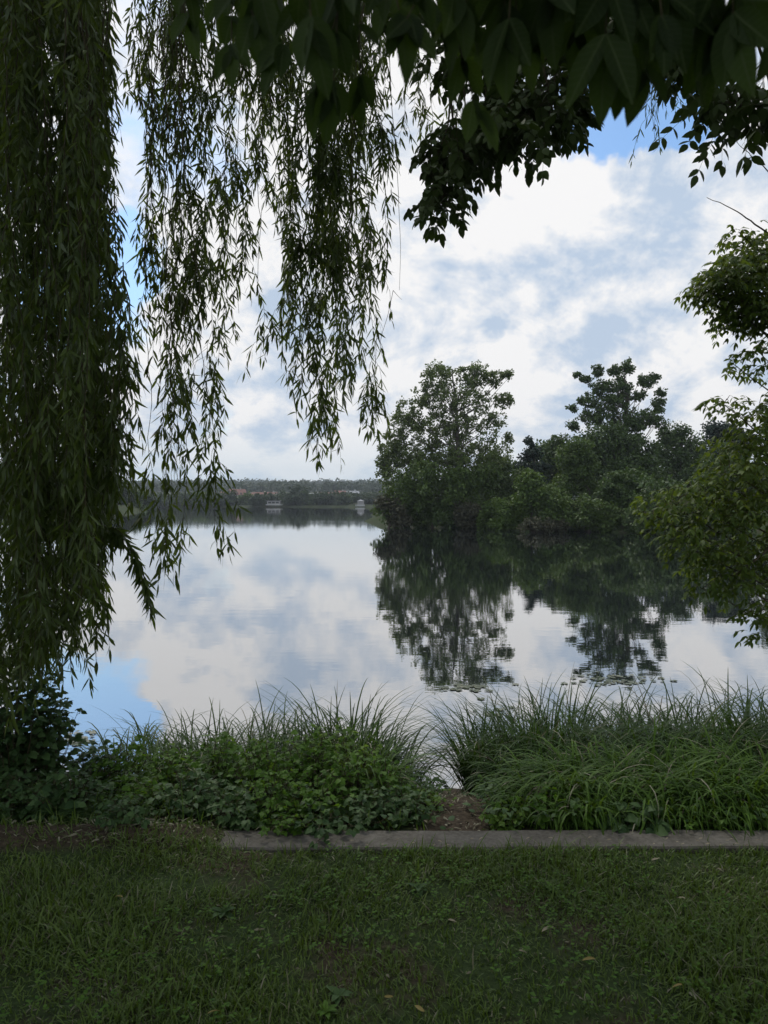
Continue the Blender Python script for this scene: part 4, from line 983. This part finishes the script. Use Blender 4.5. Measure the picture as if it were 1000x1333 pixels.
def herb(label, seed, px, d, top_py, width_px, stems, leaf, mat, group, name='bramble', cat='plant', asp=.40, spill=0.0, dense=1.0):
    r = rng_(seed); x = (px - HX) / F * d; z = float(ground_z(x, d)); base = np.array([x, d, max(z, WATER)])
    H = max(.12, (at(px, top_py, d)[2] - base[2]) * 1.12); Wd = width_px / F * d / 2
    mb = MB(); ls = LS()
    for _ in range(stems):
        a = r.uniform(0, 6.28); k = r.random() ** .6; h = H * (1 - .45 * k * k) * r.uniform(.75, 1.05)
        q = np.linspace(0, 1, 8)
        b0 = base + [.35 * Wd * k * math.cos(a), .3 * Wd * k * math.sin(a), -.02]
        ex, ey = Wd * k * math.cos(a) * .65, min(Wd, .35) * k * math.sin(a) * .65 - spill
        bow = r.uniform(.0, .25) * k
        pts = np.stack([b0[0] + ex * q ** 1.5, b0[1] + ey * q ** 1.5, b0[2] + h * (q * (1 + bow) - bow * q ** 3)], -1)
        pts[1:-1] += r.normal(0, .008, (6, 3))
        mb.tube(pts, np.linspace(.0032, .0012, 8), 4, 1)
        m = max(4, int(h / .045 * dense))
        for s in np.linspace(.22, 1, m):
            k2 = s * 7; i0 = int(min(k2, 6)); p = pts[i0] + (pts[i0 + 1] - pts[i0]) * (k2 - i0)
            az = r.uniform(0, 6.28); pl = r.uniform(.03, .085) * (1.2 - .5 * s)
            o = np.array([math.cos(az), math.sin(az), .35]); e = p + o * pl
            mb.tube([p, (p + e) / 2 + [0, 0, .004], e], [.001, .0009, .0008], 3, 1)
            f = leaf * r.uniform(.65, 1.15) * (1.05 - .3 * s)
            for da, sc_ in ((0, 1.0), (1.25, .82), (-1.25, .82)):
                D = [math.cos(az + da), math.sin(az + da), r.normal(-.12, .22)]
                ls.add([e], [D], [[.5 * r.normal(), .5 * r.normal() - .25, 1]], f * sc_, f * sc_ * asp, r.uniform(.05, .4))
    ls.emit(mb, TOOTH if leaf > .04 else OVATE, 0, .18); o = mb.build(name, [M[mat], M['twig']], None, base)
    return tag(o, label, cat, group)
NB = 'leafy plants on the left bank'; RP = 'leafy plants on the right bank'
H_ = [
 ('tall dark elder-like shrub under the willow curtain at the left edge', 20, 4.1, 872, 150, 26, .075, 'shade_leaf', NB, 'leafy_shrub', 'shrub'),
 ('dark shrub with a drooping side twig beside the open water', 62, 4.2, 885, 90, 14, .07, 'shade_leaf', NB, 'leafy_shrub', 'shrub'),
 ('dark leafy shrub outside the left edge of the view', -70, 4.0, 900, 150, 20, .075, 'shade_leaf', NB, 'leafy_shrub', 'shrub'),
 ('low dull bramble at the left edge behind the lawn', 20, 3.8, 1010, 110, 16, .07, 'shade_leaf', NB),
 ('bramble with broad dull leaves below the dark shrub', 85, 3.8, 1000, 110, 18, .075, 'shade_leaf', NB),
 ('bramble rising beside the dark shrub at the gap of water', 118, 4.3, 968, 90, 16, .07, 'shade_leaf', NB),
 ('bright leaved nettle below the bent reed blade', 158, 4.25, 968, 80, 16, .06, 'nettle', NB, 'nettle'),
 ('bramble spilling over the kerb onto the lawn', 172, 3.68, 1030, 90, 14, .06, 'shade_leaf', NB),
 ('yellow-green nettle above the spilling bramble', 190, 3.95, 1005, 80, 16, .055, 'nettle', NB, 'nettle'),
 ('leafy nettle in front of the left reed tufts', 228, 4.2, 978, 90, 18, .06, 'nettle', NB, 'nettle'),
 ('bramble with layered dark leaves left of the bank centre', 250, 3.85, 1005, 100, 18, .066, 'shade_leaf', NB),
 ('nettle under the broad reed tuft', 290, 4.25, 962, 90, 18, .06, 'nettle', NB, 'nettle'),
 ('dark bramble standing forward at the bank centre', 310, 3.72, 1030, 90, 16, .064, 'shade_leaf', NB),
 ('lush nettle in the middle of the left bank', 345, 4.1, 965, 100, 20, .06, 'nettle', NB, 'nettle'),
 ('round bright bush of nettle in front of the bank centre', 352, 3.78, 1008, 90, 20, .056, 'nettle', NB, 'nettle'),
 ('nettle climbing towards the tallest reeds', 400, 4.2, 955, 90, 18, .06, 'nettle', NB, 'nettle'),
 ('lime green bramble crest right below the tallest reeds', 450, 4.35, 945, 100, 22, .055, 'lime_leaf', NB),
 ('dark bramble in the hollow below the lime green crest', 415, 3.85, 1005, 100, 18, .064, 'nettle', NB),
 ('bright nettle below the lime green crest', 462, 4.0, 985, 90, 18, .055, 'nettle', NB, 'nettle'),
 ('bramble with dark leaves at the right slope of the left bank', 495, 4.05, 990, 90, 18, .06, 'nettle', NB),
 ('low bramble near the kerb at the right slope', 475, 3.75, 1030, 90, 18, .06, 'shade_leaf', NB),
 ('low dark bramble above the uncovered kerb left of the path', 520, 3.8, 1030, 70, 18, .058, 'shade_leaf', NB),
 ('fine leaved weed along the left side of the muddy path', 556, 3.95, 1045, 50, 14, .035, 'lime_leaf', NB, 'path_weed'),
 ('silvery broad leaves lying low over the kerb', 425, 3.62, 1062, 80, 9, .07, 'shade_leaf', NB, 'dock_plant'),
 ('green leaves over the kerb left of the silvery ones', 375, 3.62, 1060, 60, 9, .05, 'nettle', NB, 'dock_plant'),
 ('lime green weed at the right corner of the muddy path', 660, 3.7, 1050, 50, 14, .05, 'lime_leaf', RP, 'path_weed'),
 ('lime green bramble at the front of the right bank', 700, 3.75, 1030, 90, 18, .055, 'nettle', RP),
 ('leafy herb below the front sedge hummock', 750, 3.72, 1040, 80, 14, .05, 'nettle', RP, 'nettle'),
 ('leafy bramble under the dark edge of the right reeds', 640, 4.3, 1010, 45, 12, .04, 'nettle', RP),
 ('broad dock leaves lying against the kerb at right', 825, 3.66, 1062, 70, 7, .10, 'shade_leaf', RP, 'dock_plant'),
 ('low herb behind the kerb left of the right edge', 900, 3.7, 1045, 90, 14, .05, 'nettle', RP, 'nettle'),
 ('bright herb among the front hummocks near the right edge', 940, 4.0, 1010, 90, 16, .045, 'nettle', RP, 'nettle'),
 ('low herb behind the kerb at the right edge', 985, 3.7, 1045, 80, 14, .05, 'nettle', RP, 'nettle')]
for i, h in enumerate(H_):
    lb, px, d, ty, wp, st, lf, mt, gp = h[:9]; nm = h[9] if len(h) > 9 else 'bramble'; ct = h[10] if len(h) > 10 else 'plant'
    herb(lb, 600 + i, px, d, ty, wp, int(st * 1.75), lf * .82, mt, gp, nm, ct, spill=.12 if 'spill' in lb or 'over the kerb' in lb else 0)

def litter():
    r = rng_(91); n = 900
    x = np.concatenate([r.uniform(-3.2, -.3, 420), r.normal(.42, .16, 300), r.uniform(-3, 3.4, 180)]); y = np.concatenate([r.uniform(3.36, 3.62, 420), r.uniform(3.6, 4.7, 300), r.uniform(1.6, 3.4, 180)])
    az = r.uniform(0, 6.28, n); ls = LS()
    ls.add(np.stack([x, y, ground_z(x, y) + r.uniform(.006, .02, n)], -1), np.stack([np.cos(az), np.sin(az), r.normal(.05, .12, n)], -1), np.stack([.4 * r.normal(size=n), .4 * r.normal(size=n), np.ones(n)], -1), r.uniform(.012, .05, n), r.uniform(.0015, .007, n), r.normal(.2, .25, n))
    mb = MB(); ls.emit(mb, OVATE, 0, .3)
    tag(mb.build('leaf_litter', M['dry']), 'dry leaf litter on the bare soil by the kerb and path', 'litter', kind='stuff')
litter()

# low creeping cover between the plants
def cover():
    r = rng_(81); n = 5200
    x = r.uniform(-4, 4.2, n); y = r.uniform(3.58, 4.9, n)
    path = np.abs(x - (.36 + .12 * (y - 3.6))) < .11 + .1 * vnoise(x * 4, y * 4)
    k = ~path | (r.random(n) < .08); x, y = x[k], y[k]; n = len(x)
    az = r.uniform(0, 6.28, n); ls = LS()
    ls.add(np.stack([x, y, ground_z(x, y) + r.uniform(.01, .12, n)], -1), np.stack([np.cos(az), np.sin(az), r.normal(.1, .3, n)], -1), np.stack([.3 * r.normal(size=n), .3 * r.normal(size=n), np.ones(n)], -1), r.uniform(.03, .06, n), r.uniform(.010, .018, n), .2)
    m = 7000; x = r.uniform(-4, 4.2, m); y = r.uniform(3.58, 5.2, m)
    path = np.abs(x - (.36 + .12 * (y - 3.6))) < .16
    x, y = x[~path], y[~path]; m = len(x); az = r.uniform(0, 6.28, m)
    g = LS(); g.add(np.stack([x, y, ground_z(x, y) - .01], -1), np.stack([.5 * np.cos(az), .5 * np.sin(az), np.ones(m)], -1), np.stack([-np.cos(az), -np.sin(az), .3 + 0 * az], -1), r.uniform(.08, .24, m), .0024, r.uniform(.1, .8, m))
    mb = MB(); ls.emit(mb, OVATE, 0, .2); g.emit(mb, BLADE, 1, .2)
    tag(mb.build('ground_cover', [M['shade_leaf'], M['sedge']]), 'creeping leaves and fine grass covering the bank soil', 'ground cover', kind='stuff')
cover()

# ------------------------------------------------------------------ small things
def fallen(label, seed, px, py, mat, L, group, z=.034, name='fallen_leaf'):
    r = rng_(seed); d = (CAMZ - z) * F / (py - HY); p = at(px, py, d); az = r.uniform(-.8, .8) + (math.pi if r.random() < .5 else 0)
    mb = MB(); ls = LS(); ls.add([[0, 0, 0]], [[math.cos(az), math.sin(az), .2 * r.normal()]], [[.5 * r.normal(), -.3 + .4 * r.normal(), 1]], L * .8, L * .10, .35)
    ls.emit(mb, OVATE_RIB, 0, .5); o = mb.build(name, M[mat], None); o.location = p
    tag(o, label, 'leaf', group)
Y = 'yellow leaves fallen on the lawn'
for i, (px, py, lb, mt, L) in enumerate([
    (160, 1168, 'yellow fallen leaf on the lawn at upper left', 'yellow', .06), (270, 1320, 'yellow fallen leaf on the lawn at lower left', 'yellow', .06), (553, 1317, 'yellowish fallen leaf on the lawn at bottom centre', 'yellow', .055),
    (583, 1197, 'cream fallen leaf below the bare soil patch', 'pale_leaf', .045), (675, 1237, 'pale fallen leaf on the lawn right of centre', 'pale_leaf', .04), (775, 1248, 'brownish yellow fallen leaf on the lawn at right', 'yellow', .06),
    (893, 1170, 'cream fallen leaf on the lawn near the right kerb end', 'pale_leaf', .05), (848, 1120, 'whitish fallen leaf right against the kerb at right', 'pale_leaf', .05), (500, 1297, 'small yellow fallen leaf left of the bottom centre', 'yellow', .04),
    (705, 1213, 'curled pale fallen leaf between the centre and the right', 'pale_leaf', .075), (80, 1200, 'dull yellow fallen leaf at the far left of the lawn', 'yellow', .05), (890, 1282, 'dull fallen leaf at the lower right of the lawn', 'yellow', .05)]):
    fallen(lb, 700 + i, px, py, mt, L, Y)
for i, (px, py) in enumerate([(570, 1094), (640, 1101), (690, 1090), (745, 1097), (612, 1092), (790, 1093), (812, 1098), (520, 1092), (562, 1100), (880, 1096), (905, 1093), (925, 1098), (945, 1094), (962, 1098), (985, 1093), (455, 1094), (475, 1099), (665, 1097), (850, 1099), (870, 1090), (892, 1098), (915, 1091), (936, 1100), (955, 1092), (975, 1099), (700, 1100), (720, 1091), (585, 1099), (540, 1097), (500, 1099), (430, 1093), (410, 1098), (770, 1089), (628, 1090)]):
    fallen('scrap of pale dry leaf lying on the concrete kerb', 730 + i, px, py, 'pale_leaf', .03, 'dry leaf scraps on the kerb', .033)

def pads(label, seed, c, n, rx, ry):
    r = rng_(seed); mb = MB()
    for _ in range(n):
        px = c[0] + r.normal(0, rx); py = c[1] + r.normal(0, ry); d = (CAMZ - WATER) * F / (py - HY); p = at(px, py, d); p[2] = WATER + .006
        a = np.linspace(.25, 6.03, 12); k = r.uniform(.012, .045); ro = r.uniform(0, 6.28)
        V = [p] + [p + [k * math.cos(x + ro), k * math.sin(x + ro), r.uniform(0, .004)] for x in a]
        mb.add(V, [[(0, i + 1, i + 2) for i in range(11)]], 0, False)
    tag(mb.build('floating_weed', M['pad']), label, 'water plant', 'floating weed patches', 'stuff')
pads('patch of pale floating weed in the reflection of the airy tree', 761, (606, 896), 46, 17, 2.5)
pads('patch of pale floating weed behind the right sedges', 762, (800, 886), 80, 34, 4)
pads('patch of pale floating weed near the dark shrub at left', 763, (105, 962), 40, 14, 5)
pads('few floating weeds off the path mouth', 764, (650, 925), 14, 16, 8)

def lawn_weed(label, seed, px, py, L, mat):
    r = rng_(seed); d = CAMZ * F / (py - HY); p = at(px, py, d); p[2] = float(ground_z(p[0], d)); mb = MB(); ls = LS()
    n = 8; a = np.arange(n) * 2.4 + r.normal(0, .2, n)
    ls.add(np.tile(p + [0, 0, .01], (n, 1)), np.stack([np.cos(a), np.sin(a), .55 + .2 * r.normal(size=n)], -1), (0, 0, 1), L * r.uniform(.6, 1.1, n), L * .2, .35)
    ls.emit(mb, OVATE_RIB, 0, .3); o = mb.build('plantain_weed', M[mat], None, p); tag(o, label, 'weed', 'broad leaved weeds in the lawn')
lawn_weed('greyish broad leaved weed at the bottom of the lawn left of centre', 781, 440, 1296, .055, 'shade_leaf')
lawn_weed('small green broad leaved weed at the bottom beside the greyish one', 782, 425, 1318, .045, 'nettle')
lawn_weed('broad leaved weed beside the bare soil patch', 783, 545, 1160, .06, 'shade_leaf')
lawn_weed('broad leaved weed in the lawn below the right kerb', 784, 720, 1165, .05, 'nettle')
lawn_weed('low weed in the dark tuft left of the centre', 785, 290, 1190, .07, 'shade_leaf')

# ------------------------------------------------------------------ air
def haze():
    m, nt, out = newmat('air_haze')
    v = nd(nt, 'ShaderNodeVolumePrincipled'); v.inputs['Color'].default_value = (.80, .88, 1, 1); v.inputs['Density'].default_value = .00034; v.inputs['Anisotropy'].default_value = .2
    nt.links.new(v.outputs[0], out.inputs['Volume'])
    mb = MB(); mb.box((-1700, -60, -4), (1700, 1800, 75)); tag(mb.build('haze', m), 'thin blue haze over the far hills', 'haze', kind='stuff')
haze()
